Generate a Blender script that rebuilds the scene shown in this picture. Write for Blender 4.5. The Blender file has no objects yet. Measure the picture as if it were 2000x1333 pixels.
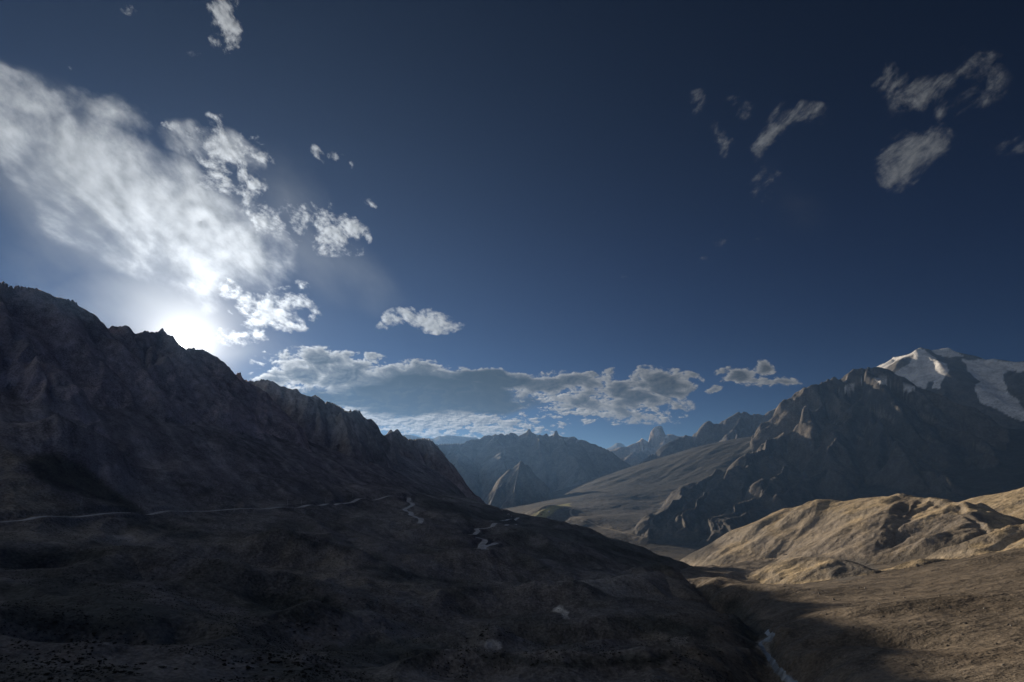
import bpy, bmesh, math, random
import numpy as np
from mathutils import Vector, Matrix

# ---------------------------------------------------------------- camera, sky, sun, exposure
scene = bpy.context.scene
COL = scene.collection
FPX = 1150.0; HOR = 930.0                  # focal length and eye level, in the 2000 x 1333 photograph
PIT = math.atan((HOR-666.5)/FPX)
cam_d = bpy.data.cameras.new('camera'); cam = bpy.data.objects.new('camera', cam_d); COL.objects.link(cam)
cam_d.sensor_width = 36.0; cam_d.lens = 36.0*FPX/2000.0
cam_d.clip_start = 0.5; cam_d.clip_end = 90000.0
cam.location = (0, 0, 0); cam.rotation_euler = (math.pi/2+PIT, 0, 0)
scene.camera = cam

CP, SP = math.cos(PIT), math.sin(PIT)
def ray(u, v):
    """azimuth (right of north) and tangent of elevation of a direction seen from the pass"""
    x = u-1000.0; q = 666.5-v
    y = FPX*CP-q*SP; z = FPX*SP+q*CP
    h = math.hypot(x, y)
    return math.atan2(x, y), z/h
SUN_AZ, _t = ray(363, 667); SUN_EL = math.atan(_t)
sd = bpy.data.lights.new('sun', 'SUN'); sun = bpy.data.objects.new('sun', sd); COL.objects.link(sun)
sd.energy = 5.0; sd.angle = math.radians(0.55); sd.color = (1.0, 0.83, 0.62)
S_DIR = Vector((math.sin(SUN_AZ)*math.cos(SUN_EL), math.cos(SUN_AZ)*math.cos(SUN_EL), math.sin(SUN_EL)))
sun.rotation_euler = S_DIR.to_track_quat('Z', 'Y').to_euler()
sun.location = (0, 0, 3000)

scene.view_settings.view_transform = 'Standard'; scene.view_settings.look = 'None'
scene.view_settings.exposure = 0.0; scene.view_settings.gamma = 1.0
scene.view_settings.use_curve_mapping = False
scene.render.engine = 'CYCLES'
scene.cycles.use_denoising = True
scene.cycles.max_bounces = 4; scene.cycles.diffuse_bounces = 3; scene.cycles.volume_bounces = 1
scene.cycles.caustics_reflective = False; scene.cycles.caustics_refractive = False

world = bpy.data.worlds.new('World'); scene.world = world; world.use_nodes = True
NT_W = world.node_tree; NT_W.nodes.clear()

class G:
    """small helper that writes node expressions"""
    def __init__(s, tree): s.t = tree
    def node(s, kind, **kw):
        n = s.t.nodes.new(kind)
        for k, v in kw.items(): setattr(n, k, v)
        return n
    def put(s, inp, v):
        if isinstance(v, bpy.types.NodeSocket): s.t.links.new(v, inp)
        elif isinstance(v, (int, float)) and inp.type in ('RGBA',): inp.default_value = (v, v, v, 1)
        elif isinstance(v, (int, float)) and inp.type == 'VECTOR': inp.default_value = (v, v, v)
        elif isinstance(v, tuple) and inp.type == 'RGBA' and len(v) == 3: inp.default_value = (*v, 1)
        else: inp.default_value = v
    def m(s, op, a, b=None, c=None, clamp=False):
        n = s.node('ShaderNodeMath', operation=op, use_clamp=clamp)
        s.put(n.inputs[0], a)
        if b is not None: s.put(n.inputs[1], b)
        if c is not None: s.put(n.inputs[2], c)
        return n.outputs[0]
    def v(s, op, a, b=None, c=None):
        n = s.node('ShaderNodeVectorMath', operation=op); s.put(n.inputs[0], a)
        if b is not None: s.put(n.inputs[1 if op != 'SCALE' else 3], b)
        if c is not None: s.put(n.inputs[2], c)
        return n.outputs['Value'] if op in ('DOT_PRODUCT', 'LENGTH', 'DISTANCE') else n.outputs[0]
    def mix(s, f, a, b, blend='MIX'):
        n = s.node('ShaderNodeMix', data_type='RGBA', blend_type=blend)
        s.put(n.inputs[0], f); s.put(n.inputs[6], a); s.put(n.inputs[7], b)
        return n.outputs[2]
    def sstep(s, x, a, b, lo=0.0, hi=1.0):
        n = s.node('ShaderNodeMapRange', interpolation_type='SMOOTHSTEP')
        for i, q in enumerate((x, a, b, lo, hi)): s.put(n.inputs[i], q)
        return n.outputs[0]
    def noise(s, vec, scale, detail=5.0, rough=0.55, dist=0.0, lac=2.0, kind='FBM', dim='3D'):
        n = s.node('ShaderNodeTexNoise', noise_dimensions=dim, noise_type=kind)
        s.put(n.inputs['Vector'], vec); s.put(n.inputs['Scale'], scale); s.put(n.inputs['Detail'], detail)
        s.put(n.inputs['Roughness'], rough); s.put(n.inputs['Lacunarity'], lac); s.put(n.inputs['Distortion'], dist)
        return n.outputs[0]
    def xyz(s, x, y, z):
        n = s.node('ShaderNodeCombineXYZ'); s.put(n.inputs[0], x); s.put(n.inputs[1], y); s.put(n.inputs[2], z)
        return n.outputs[0]

def sky():
    g = G(NT_W)
    D = g.node('ShaderNodeTexCoord').outputs['Generated']
    D = g.v('NORMALIZE', D)
    sp = g.node('ShaderNodeSeparateXYZ'); g.put(sp.inputs[0], D); dx, dy, dz = sp.outputs
    az = g.m('ARCTAN2', dx, dy)
    el = g.m('ARCSINE', dz)
    q = g.xyz(az, el, 0.0)                                   # azimuth and elevation
    cosg = g.v('DOT_PRODUCT', D, tuple(S_DIR))
    ang = g.m('ARCCOSINE', g.m('MINIMUM', cosg, 0.999999))   # angle from the sun
    nish = g.node('ShaderNodeTexSky', sky_type='NISHITA')
    nish.sun_disc = False; nish.sun_elevation = SUN_EL; nish.sun_rotation = SUN_AZ
    nish.altitude = 4400; nish.air_density = 1.0; nish.dust_density = 0.6; nish.ozone_density = 2.0
    # thin, dry air at 4400 m: the sky deepens faster towards the zenith than the stock one
    gm_ = g.node('ShaderNodeGamma'); g.put(gm_.inputs[0], nish.outputs[0]); gm_.inputs[1].default_value = 1.8
    base = g.mix(1.0, gm_.outputs[0], SKY_TINT, 'MULTIPLY')
    base = g.mix(1.0, base, g.mix(g.sstep(el, 0.0, 0.40), (1.10, 0.93, 0.78), (1.0, 1.0, 1.0)), 'MULTIPLY')     # dust low down greys the blue
    def e(a, k): return g.m('EXPONENT', g.m('MULTIPLY', a, -1.0/k))
    glow = g.m('ADD', g.m('MULTIPLY', e(ang, 0.022), 50.0), g.m('ADD', g.m('MULTIPLY', e(ang, 0.075), 3.0), g.m('MULTIPLY', e(ang, 0.24), 0.16)))
    base = g.mix(1.0, base, g.mix(1.0, (1.0, 0.96, 0.90), glow, 'MULTIPLY'), 'ADD')
    NT_W_add = base
    # ---- cloud fields ----
    def blob(u, v, u2, v2, half, w):
        a0, t0 = ray(u, v); e0 = math.atan(t0); a1, t1 = ray(u2, v2); e1 = math.atan(t1)
        rot = math.atan2(e1-e0, a1-a0); L = math.hypot(e1-e0, a1-a0)
        hw = half/math.hypot(u2-u, v2-v)*L
        mp = g.node('ShaderNodeMapping', vector_type='TEXTURE'); g.put(mp.inputs[0], qw)
        mp.inputs['Location'].default_value = (a0, e0, 0); mp.inputs['Rotation'].default_value = (0, 0, rot)
        mp.inputs['Scale'].default_value = (L, hw, 1)
        gr = g.node('ShaderNodeTexGradient', gradient_type='SPHERICAL'); g.put(gr.inputs[0], mp.outputs[0])
        return g.m('MULTIPLY', gr.outputs['Fac'], w)
    def field(L):
        acc = None
        for b in L:
            o = blob(*b); acc = o if acc is None else g.m('MAXIMUM', acc, o)
        return acc
    # slight wander of the coordinates, so that no outline is an ellipse
    nz = g.node('ShaderNodeTexNoise'); g.put(nz.inputs['Vector'], q); g.put(nz.inputs['Scale'], 7.0); g.put(nz.inputs['Detail'], 4.0)
    wv = g.v('MULTIPLY', g.v('SUBTRACT', nz.outputs['Color'], (0.5, 0.5, 0.5)), (0.10, 0.07, 0.0))
    qw = g.v('ADD', q, wv)
    b1 = field(BANK); b2 = field(VEIL); b3 = field(PUFFS); b4 = field(WISPS); b5 = field(STRATUS); b6 = field(CUMULUS); b7 = field(FLOCK)
    def rotq(a, sx, sy, off=(0, 0)):
        mp = g.node('ShaderNodeMapping', vector_type='TEXTURE'); g.put(mp.inputs[0], q)
        mp.inputs['Location'].default_value = (off[0], off[1], 0)
        mp.inputs['Rotation'].default_value = (0, 0, math.radians(a)); mp.inputs['Scale'].default_value = (sx, sy, 1)
        return mp.outputs[0]
    def layer(fieldv, a, sx, sy, scale, amp, lo, hi, detail=8.0, rough=0.58, dist=0.35, eps=0.012, shift=0.0):
        """density and how much light gets through from the sun's side"""
        vec = rotq(a, sx, sy, (shift, shift*0.7))
        n0 = g.noise(vec, scale, detail, rough, dist)
        d0 = g.m('ADD', fieldv, g.m('MULTIPLY', g.m('MULTIPLY', g.m('SUBTRACT', n0, 0.5), amp), g.sstep(fieldv, 0.0, 0.18)))
        dens = g.sstep(d0, lo, hi)
        # the same field a little nearer to the sun
        sdir = g.v('NORMALIZE', g.v('SUBTRACT', (SUN_AZ, SUN_EL+0.18, 0.0), q))
        q2 = g.v('ADD', q, g.v('SCALE', sdir, eps))
        mp = g.node('ShaderNodeMapping', vector_type='TEXTURE'); g.put(mp.inputs[0], q2)
        mp.inputs['Location'].default_value = (shift, shift*0.7, 0)
        mp.inputs['Rotation'].default_value = (0, 0, math.radians(a)); mp.inputs['Scale'].default_value = (sx, sy, 1)
        n1 = g.noise(mp.outputs[0], scale, 3.0, rough, dist)
        lit = g.m('ADD', 0.5, g.m('MULTIPLY', g.m('SUBTRACT', n0, n1), 4.5), clamp=True)
        return dens, lit, d0, n0
    # brightness of cloud lit from behind
    ph = g.m('ADD', 0.085, g.m('ADD', g.m('MULTIPLY', e(ang, 0.38), 0.62), g.m('MULTIPLY', e(ang, 0.10), 1.1)))
    ph = g.m('ADD', ph, g.sstep(ang, 1.1, 2.0, 0.0, 0.05))
    out = base
    K = 1.0/SKY_STRENGTH
    warm = g.sstep(el, 0.02, 0.32)
    ccol = g.mix(warm, (1.0, 0.93, 0.82), (0.94, 0.97, 1.0))
    def over(out, dens, val, opac=1.0, col=None):
        c = g.mix(1.0, col if col is not None else ccol, g.m('MULTIPLY', val, K), 'MULTIPLY')
        return g.mix(g.m('MULTIPLY', dens, opac, clamp=True), out, c)
    # broken cloud out of view left of the bank, added to brighten the shaded ground
    side = g.m('MULTIPLY', g.sstep(az, -1.30, -0.98, 1.0, 0.0), g.sstep(az, -2.9, -2.3))
    nb = g.noise(g.v('MULTIPLY', D, (1.0, 1.0, 1.6)), 2.6, 7.0, 0.58, 0.2)
    out = over(out, g.m('MULTIPLY', g.sstep(nb, 0.42, 0.58), side), g.m('ADD', g.m('MULTIPLY', ph, 1.0), g.m('MULTIPLY', nb, 0.45)), 0.92)
    # thin veil
    dv, lv, _, nv = layer(b2, -34, 2.0, 1.0, 6.0, 1.8, 0.0, 1.5, 7.0, 0.52, 0.1)
    out = over(out, dv, g.m('MULTIPLY', ph, 0.80), 0.72)
    d1, l1, r1, n1 = layer(b1, -30, 1.55, 1.0, 10.0, 3.4, 0.05, 1.05, 11.0, 0.56, 0.15, 0.012)
    out = over(out, d1, g.m('MULTIPLY', ph, g.m('ADD', 0.62, g.m('MULTIPLY', l1, 1.05))), 0.97)
    d3, l3, r3, n3 = layer(b3, -22, 1.4, 1.0, 24.0, 4.6, 0.22, 0.95, 10.0, 0.64, 0.15, 0.006, 3.0)
    out = over(out, d3, g.m('MULTIPLY', ph, g.m('ADD', 0.75, g.m('MULTIPLY', l3, 1.0))), 0.95)
    d4, l4, r4, n4 = layer(b4, 30, 1.7, 1.0, 24.0, 5.0, 0.14, 1.45, 11.0, 0.66, 0.25, 0.006, 7.0)
    out = over(out, d4, g.m('MULTIPLY', ph, g.m('ADD', 0.9, g.m('MULTIPLY', l4, 0.5))), 0.80)
    # low flock of small puffs, cumulus and the grey bank near the horizon
    d7, l7, r7, n7 = layer(b7, -3, 1.6, 0.7, 70.0, 4.2, 0.28, 0.70, 7.0, 0.60, 0.2, 0.003, 11.0)
    out = over(out, d7, g.m('MULTIPLY', g.m('ADD', 0.22, g.m('MULTIPLY', ph, 0.55)), g.m('ADD', 0.35, g.m('MULTIPLY', l7, 1.1))), 0.92)
    d6, l6, r6, n6 = layer(b6, 0, 1.5, 0.9, 46.0, 2.6, 0.18, 0.50, 9.0, 0.60, 0.25, 0.004, 5.0)
    core = g.sstep(r6, 0.30, 0.95)
    v6 = g.m('MULTIPLY', g.m('ADD', 0.10, g.m('MULTIPLY', ph, 0.85)), g.m('ADD', 0.40, g.m('MULTIPLY', l6, 1.1)))
    v6 = g.m('MULTIPLY', v6, g.m('SUBTRACT', 1.0, g.m('MULTIPLY', core, 0.80)))
    out = over(out, d6, v6, 0.97)
    d5, l5, r5, n5 = layer(b5, 0, 3.0, 0.8, 24.0, 1.6, 0.10, 0.60, 7.0, 0.52, 0.3, 0.006, 9.0)
    v5 = g.m('ADD', 0.008, g.m('MULTIPLY', g.m('SUBTRACT', 1.0, d5), g.m('MULTIPLY', ph, 0.28)))
    out = over(out, d5, g.m('MULTIPLY', v5, g.m('ADD', 0.75, g.m('MULTIPLY', l5, 0.5))), 0.95)
    # the sun itself, just clear of the ridge
    disc = g.m('MULTIPLY', g.sstep(ang, 0.0050, 0.0105, 1.0, 0.0), 60.0*K)
    out = g.mix(1.0, out, g.mix(1.0, (1.0, 0.95, 0.85), disc, 'MULTIPLY'), 'ADD')
    bg = g.node('ShaderNodeBackground'); g.put(bg.inputs[0], out); bg.inputs[1].default_value = SKY_STRENGTH
    wo = g.node('ShaderNodeOutputWorld'); g.put(wo.inputs[0], bg.outputs[0])

SKY_STRENGTH = 0.10
SKY_TINT = (0.020, 0.032, 0.047)
# clouds: centre, end of the long axis (photo directions), half width, weight
BANK = [(0,245,230,335,150,1.15),(170,330,430,460,165,1.2),(370,445,590,550,150,1.2),(30,185,260,245,72,.95),(230,200,345,245,55,.9),(430,300,530,365,60,.75),(430,490,610,560,95,1.0),(380,520,450,600,95,1.0),(-80,220,60,250,120,1.0)]
VEIL = [(340,480,600,600,190,1.4),(160,430,400,520,150,1.0),(620,500,820,610,85,.55),(350,620,580,690,140,1.5),(100,330,400,480,200,1.0),(50,490,260,570,110,.45),(560,380,660,470,90,.5),(1560,390,1660,480,90,.35),(480,680,640,700,60,.9)]
PUFFS = [(450,290,540,335,69.4,0.78),(440,340,520,395,69.4,0.74),(500,400,600,480,61.6,0.62),(650,440,735,485,58.2,0.94),(590,420,620,450,44.8,0.62),(545,615,665,600,69.4,1.13),(480,600,520,630,50.4,0.78),(430,48,470,80,53.8,0.9),(830,622,925,622,33.6,1.13),(780,628,830,616,22.4,0.78),(600,550,622,553,15.7,0.74),(445,558,480,575,33.6,0.74),(655,308,695,328,26.9,0.66),(355,240,378,246,15.7,0.74),(735,384,756,390,12.3,0.62),(620,295,645,300,13.4,0.58),(690,322,710,330,15.7,0.55),(135,120,142,124,10.1,0.55),(345,232,352,236,9.0,0.47),(255,10,280,16,11.2,0.39)]
WISPS = [(1785,300,1900,320,106.4,0.97),(1830,180,1960,140,82.9,0.72),(1860,210,1940,180,56.0,0.68),(1880,175,1930,160,44.8,0.58),(1495,335,1545,320,53.8,0.86),(1500,270,1550,258,33.6,0.72),(1560,245,1640,222,47.0,0.72),(1400,262,1440,282,42.6,0.68),(1440,210,1485,216,26.9,0.79),(1725,160,1775,140,38.1,0.54),(1350,178,1375,168,22.4,0.47),(1345,205,1362,200,13.4,0.36),(1970,290,2005,275,29.1,0.4),(1400,480,1425,482,11.2,0.58),(1235,528,1252,528,7.8,0.5),(1360,510,1374,508,7.8,0.43),(360,95,380,100,12.3,0.58),(1490,475,1510,470,7.8,0.36),(1520,300,1560,300,24.6,0.36),(1690,312,1715,320,13.4,0.36)]
CUMULUS = [(690,740,880,752,44,1.3),(640,715,790,722,34,1.15),(860,745,1120,758,34,1.25),(1090,752,1250,748,30,1.15),(1290,750,1385,748,44,1.35),(1230,775,1380,785,38,1.0),(1440,740,1490,742,24,1.2),(1495,728,1530,736,20,1.0),(1540,752,1585,757,13,.8),(1180,790,1370,795,26,.85),(580,742,700,732,32,1.1),(940,785,1100,785,24,.9),(1400,762,1430,762,10,.8),(1480,752,1530,750,14,.7),(560,735,640,728,24,.9),(1240,820,1330,830,20,.6)]
STRATUS = [(850,768,1070,776,40,1.6),(760,765,920,770,32,1.2),(870,795,1090,792,26,1.2),(960,750,1090,760,26,1.2),(720,780,900,790,24,.9)]
FLOCK = [(860,822,1150,838,34,1.4),(740,812,920,828,36,1.45),(700,800,820,812,24,1.1),(1160,800,1310,800,26,.9),(1250,815,1350,820,26,.75),(960,842,1150,847,16,1.1),(1090,780,1250,790,20,.8),(890,860,990,862,7,.9),(1380,835,1400,830,6,.5)]
sky()
world.cycles.sampling_method = 'MANUAL'; world.cycles.sample_map_resolution = 512
NTH = 1100; DLN = 0.0045
# ---------------------------------------------------------------- terrain
CELL = 256
_rs = np.random.RandomState(7)
_ang = _rs.rand(CELL*CELL).astype(np.float32)*2*np.pi
_GX = np.cos(_ang); _GY = np.sin(_ang)
_HX = _rs.rand(CELL*CELL).astype(np.float32)*0.5; _HY = _rs.rand(CELL*CELL).astype(np.float32)*0.5

def gnoise(x, y, s=0):
    """gradient noise, about -0.7..0.7"""
    x = x + 17.3*s; y = y - 9.7*s
    ix = np.floor(x); iy = np.floor(y)
    fx = (x-ix).astype(np.float32); fy = (y-iy).astype(np.float32)
    ix = ix.astype(np.int32); iy = iy.astype(np.int32)
    u = fx*fx*fx*(fx*(fx*6-15)+10); v = fy*fy*fy*(fy*(fy*6-15)+10)
    def c(dx, dy):
        k = ((ix+dx) & 255)*256+((iy+dy) & 255)
        return _GX[k]*(fx-dx)+_GY[k]*(fy-dy)
    a = c(0, 0); b = c(1, 0); d = c(0, 1); e = c(1, 1)
    return a+(b-a)*u+(d-a)*v+(a-b-d+e)*u*v

def fbm(x, y, s=0, o=4, g=0.5):
    t = 0; a = 1.0; f = 1.0
    for i in range(o):
        t = t+a*gnoise(x*f, y*f, s+i*3); a *= g; f *= 2.03
    return t

def erosion(x, y, dx, dy):
    """branching gullies that run down the slope"""
    ix = np.floor(x); iy = np.floor(y)
    fx = (x-ix).astype(np.float32); fy = (y-iy).astype(np.float32)
    ix = ix.astype(np.int32); iy = iy.astype(np.int32)
    va = np.zeros_like(fx); vb = va.copy(); vc = va.copy(); wt = va.copy()
    for i in (-2, -1, 0, 1):
        for j in (-2, -1, 0, 1):
            k = ((ix-i) & 255)*256+((iy-j) & 255)
            px = fx+i-_HX[k]; py = fy+j-_HY[k]
            w = np.exp(-2.0*(px*px+py*py))
            m = (px*dx+py*dy)*6.2832
            wt += w; va += np.cos(m)*w
            sn = -np.sin(m)*w
            vb += sn*(px+dx); vc += sn*(py+dy)
    return va/wt, vb/wt, vc/wt

def smooth(a, b, x):
    t = np.clip((x-a)/(b-a), 0, 1)
    return t*t*(3-2*t)

# --- rays of the camera's own place (origin), used to set out the land by distance
def ray(u, v):
    x = u-1000.0; q = 666.5-v
    y = FPX*CP-q*SP; z = FPX*SP+q*CP
    h = math.hypot(x, y)
    return math.atan2(x, y), z/h
def place(u, v, r):
    th, te = ray(u, v)
    return (r*math.sin(th), r*math.cos(th), r*te)
def project(x, y, z):
    yy = y*CP+z*SP; zz = -y*SP+z*CP
    yy = np.maximum(yy, 1.0)
    return 1000+FPX*x/yy, 666.5-FPX*zz/yy

# --- the grid: azimuth x range, fine where the valley opens
T0 = math.radians(44)
th_f = np.linspace(-T0, T0, NTH)
th_l = -T0-np.cumsum(np.geomspace(0.002, 0.12, 36)); th_l = th_l[th_l > -math.pi]
TH = np.concatenate([[-math.pi], th_l[::-1], th_f, -th_l, [math.pi]])
RR = [1.5, 4, 9, 18, 32, 50, 75, 100, 130, 160, 190, 215]
r = 235.0
while r < 40000:
    st = DLN if r < 9800 else (0.010 if r < 16000 else 0.022)
    RR.append(r); r *= 1+st
RR = np.array(RR)
NR, NT = len(RR), len(TH)
THg, Rg = np.meshgrid(TH, RR)
X = (Rg*np.sin(THg)); Y = (Rg*np.cos(THg))
Xf = X.astype(np.float32); Yf = Y.astype(np.float32)

# --- broad shape of the ground: (column: picture height, distance in metres)
BASE = {
 -250: [(1420,150),(1300,270),(1200,360),(1100,500),(1020,640),(950,760),(880,850),(770,1050)],
 0:   [(1400,190),(1333,260),(1250,330),(1150,450),(1080,560),(1018,650),(950,750),(885,850),(765,1080)],
 200: [(1333,270),(1250,340),(1170,430),(1100,560),(1050,660),(1007,740),(950,850),(880,990),(795,1200)],
 400: [(1400,200),(1333,280),(1250,350),(1200,420),(1100,600),(1050,720),(996,850),(950,970),(900,1080),(850,1200)],
 550: [(1250,360),(1150,500),(1075,700),(1030,820),(990,940),(950,1060),(905,1230),(885,1320)],
 700: [(1400,210),(1333,300),(1250,380),(1150,550),(1090,700),(1040,850),(978,1130),(940,1320),(905,1560)],
 800: [(1060,850),(1015,1000),(970,1230),(950,1530),(930,1900)],
 900: [(1333,310),(1250,400),(1150,600),(1090,760),(1050,920),(1010,1120),(990,1400),(972,1900),(960,2400)],
 1000:[(1400,215),(1333,320),(1200,500),(1130,700),(1080,880),(1045,1050),(1022,1400),(1008,1780)],
 1100:[(1333,325),(1250,410),(1180,560),(1130,760),(1085,950),(1050,1200),(1028,1550),(1024,1700)],
 1200:[(1333,330),(1250,420),(1190,560),(1140,780),(1100,1000),(1068,1300),(1053,1560)],
 1326:[(1333,330),(1250,430),(1190,600),(1155,800),(1125,1050),(1099,1300)],
 1450:[(1400,220),(1333,330),(1250,430),(1195,580),(1165,800),(1148,960),(1140,1150),(1116,1420),(1098,1800)],
 1600:[(1333,330),(1250,430),(1190,580),(1151,800),(1142,980),(1136,1140),(1113,1430),(1097,1750)],
 1690:[(1148,800),(1131,980),(1121,1150),(1105,1420)],
 1750:[(1333,330),(1250,430),(1180,600),(1145,800),(1125,1000),(1100,1450),(1078,1800)],
 1880:[(1333,330),(1220,470),(1150,700),(1118,880),(1102,1000),(1082,1250),(1070,1450)],
 2000:[(1400,220),(1333,320),(1220,470),(1150,650),(1110,820),(1088,980),(1070,1150)],
 2200:[(1333,320),(1200,470),(1110,720),(1075,950),(1055,1150)],
}
pts = []
for u, col in BASE.items():
    for v, rr in col:
        th, te = ray(u, v); pts.append((th, math.log(rr), te))
# ground out of sight: near the viewer, in the gorge behind the dark shoulder, and beyond
def deg(a): return math.radians(a)
for a in (-60, -44, -25, 0, 25, 44, 60):
    pts += [(deg(a), math.log(2), -0.78), (deg(a), math.log(20), -0.44), (deg(a), math.log(110), -0.385)]
HID = [ # u, range, height
 (1080,4000,-262),(1080,4400,-228),(1080,3500,-325),(1140,3500,-308),(1140,4000,-258),(1140,4400,-220),(1140,4750,-188),(1180,4200,-238),(1240,4200,-240),(1240,4700,-190),(1300,4300,-235),(1330,4700,-170),
 (930,2500,-200),(930,3200,-430),(1012,2300,-300),(1012,3000,-430),(1012,4000,-440),
 (1100,2100,-290),(1100,2600,-350),(1085,3100,-330),(1200,1950,-280),(1200,2400,-330),(1200,2900,-345),
 (1326,1550,-250),(1326,2000,-285),(1326,2600,-320),(1400,2900,-335),(1500,3000,-335),(1650,3000,-320),
 (1800,3200,-300),(2000,3300,-250),(2200,3300,-230),(1000,6500,-420),(900,6500,-420),(800,4500,-300),(600,4500,-200),
 (0,3000,0),(-300,3000,0),(300,4000,-50),(900,12000,-350),(1100,12000,-350),(1500,12000,300),(2000,12000,600),
 (100,9000,0),(500,9000,-100),(1000,30000,-200),(0,30000,0),(2000,30000,200),(800,3300,-100),(700,3000,0)]
for u, rr, z in HID:
    th, _ = ray(u, 930); pts.append((th, math.log(rr), z/rr))
FAN = [ # foot of the right-hand mountain, a slope of one in ten
 (1040,998,4140),(1070,1003,4020),(1120,1015,3800),(1200,1010,3880),(1200,1048,3250),(1200,985,4450),(1290,1052,3200),(1290,1015,3800),(1370,1066,3100),
 (1160,967,5000),(1240,974,4770),(1330,1000,4090),(1420,1035,3500),
 (1170,937,6300),(1236,912,6900),(1300,897,6700),(1400,868,6700),(1300,945,5500),(1400,930,5400),(1500,960,5000),
 (1480,1030,3650),(1600,1010,4200),(1700,1000,4300),(1800,980,4500),(2000,970,4600),(2000,900,5600),(1850,920,5400),(1650,930,5400),(2200,930,5000)]
for u, v, rr in FAN:
    th, te = ray(u, v); pts.append((th, math.log(rr), te))
pts = np.array(pts)
def tps(d2):
    return np.where(d2 > 1e-12, 0.5*d2*np.log(np.maximum(d2, 1e-12)), 0)
PC = pts[:, :2]; n = len(PC)
K = tps(((PC[:, None]-PC[None])**2).sum(-1))+np.eye(n)*2e-4
Pm = np.hstack([np.ones((n, 1)), PC])
A = np.block([[K, Pm], [Pm.T, np.zeros((3, 3))]])
W = np.linalg.solve(A, np.concatenate([pts[:, 2], np.zeros(3)]))
LIM = deg(52)
def base_te(th, lr):
    o = W[n]+W[n+1]*th+W[n+2]*lr
    for i in range(n):
        o = o+W[i]*tps((th-PC[i, 0])**2+(lr-PC[i, 1])**2)
    return o
thc = np.linspace(-LIM, LIM, 260); lrc = np.linspace(math.log(1.5), math.log(40000), 420)
TC = base_te(*np.meshgrid(thc, lrc))
def bil(Q, a, b):
    a = np.clip(a, 0, Q.shape[0]-1.001); b = np.clip(b, 0, Q.shape[1]-1.001)
    i = a.astype(int); j = b.astype(int); fa = a-i; fb = b-j
    return (Q[i, j]*(1-fa)+Q[i+1, j]*fa)*(1-fb)+(Q[i, j+1]*(1-fa)+Q[i+1, j+1]*fa)*fb
LR = np.log(Rg)
te = bil(TC, (LR-lrc[0])/(lrc[1]-lrc[0]), (np.clip(THg, -LIM, LIM)+LIM)/(thc[1]-thc[0]))
back = smooth(deg(50), deg(110), np.abs(THg))
te = te*(1-back)+(-0.03+0.0*Rg)*back*smooth(20, 900, Rg)+back*(1-smooth(20, 900, Rg))*np.minimum(-0.1, -1.6/Rg)
Z = (te*Rg).astype(np.float32)
rfl = smooth(20, 250, Rg)

def seg_dist(ax, ay, bx, by, x, y):
    dx, dy = bx-ax, by-ay
    t = np.clip(((x-ax)*dx+(y-ay)*dy)/(dx*dx+dy*dy+1e-9), 0, 1)
    return np.hypot(x-ax-t*dx, y-ay-t*dy), t

def window(P, reach):
    """part of the grid near a polyline"""
    P = np.array(P); t = np.arctan2(P[:, 0], P[:, 1]); q = np.hypot(P[:, 0], P[:, 1])
    m = reach/max(q.min(), 1)
    i0, i1 = np.searchsorted(RR, [max(q.min()-reach, 1), q.max()+reach])
    j0, j1 = np.searchsorted(TH, [t.min()-m, t.max()+m])
    return slice(max(i0-1, 0), i1+1), slice(max(j0-1, 0), j1+1)

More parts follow.
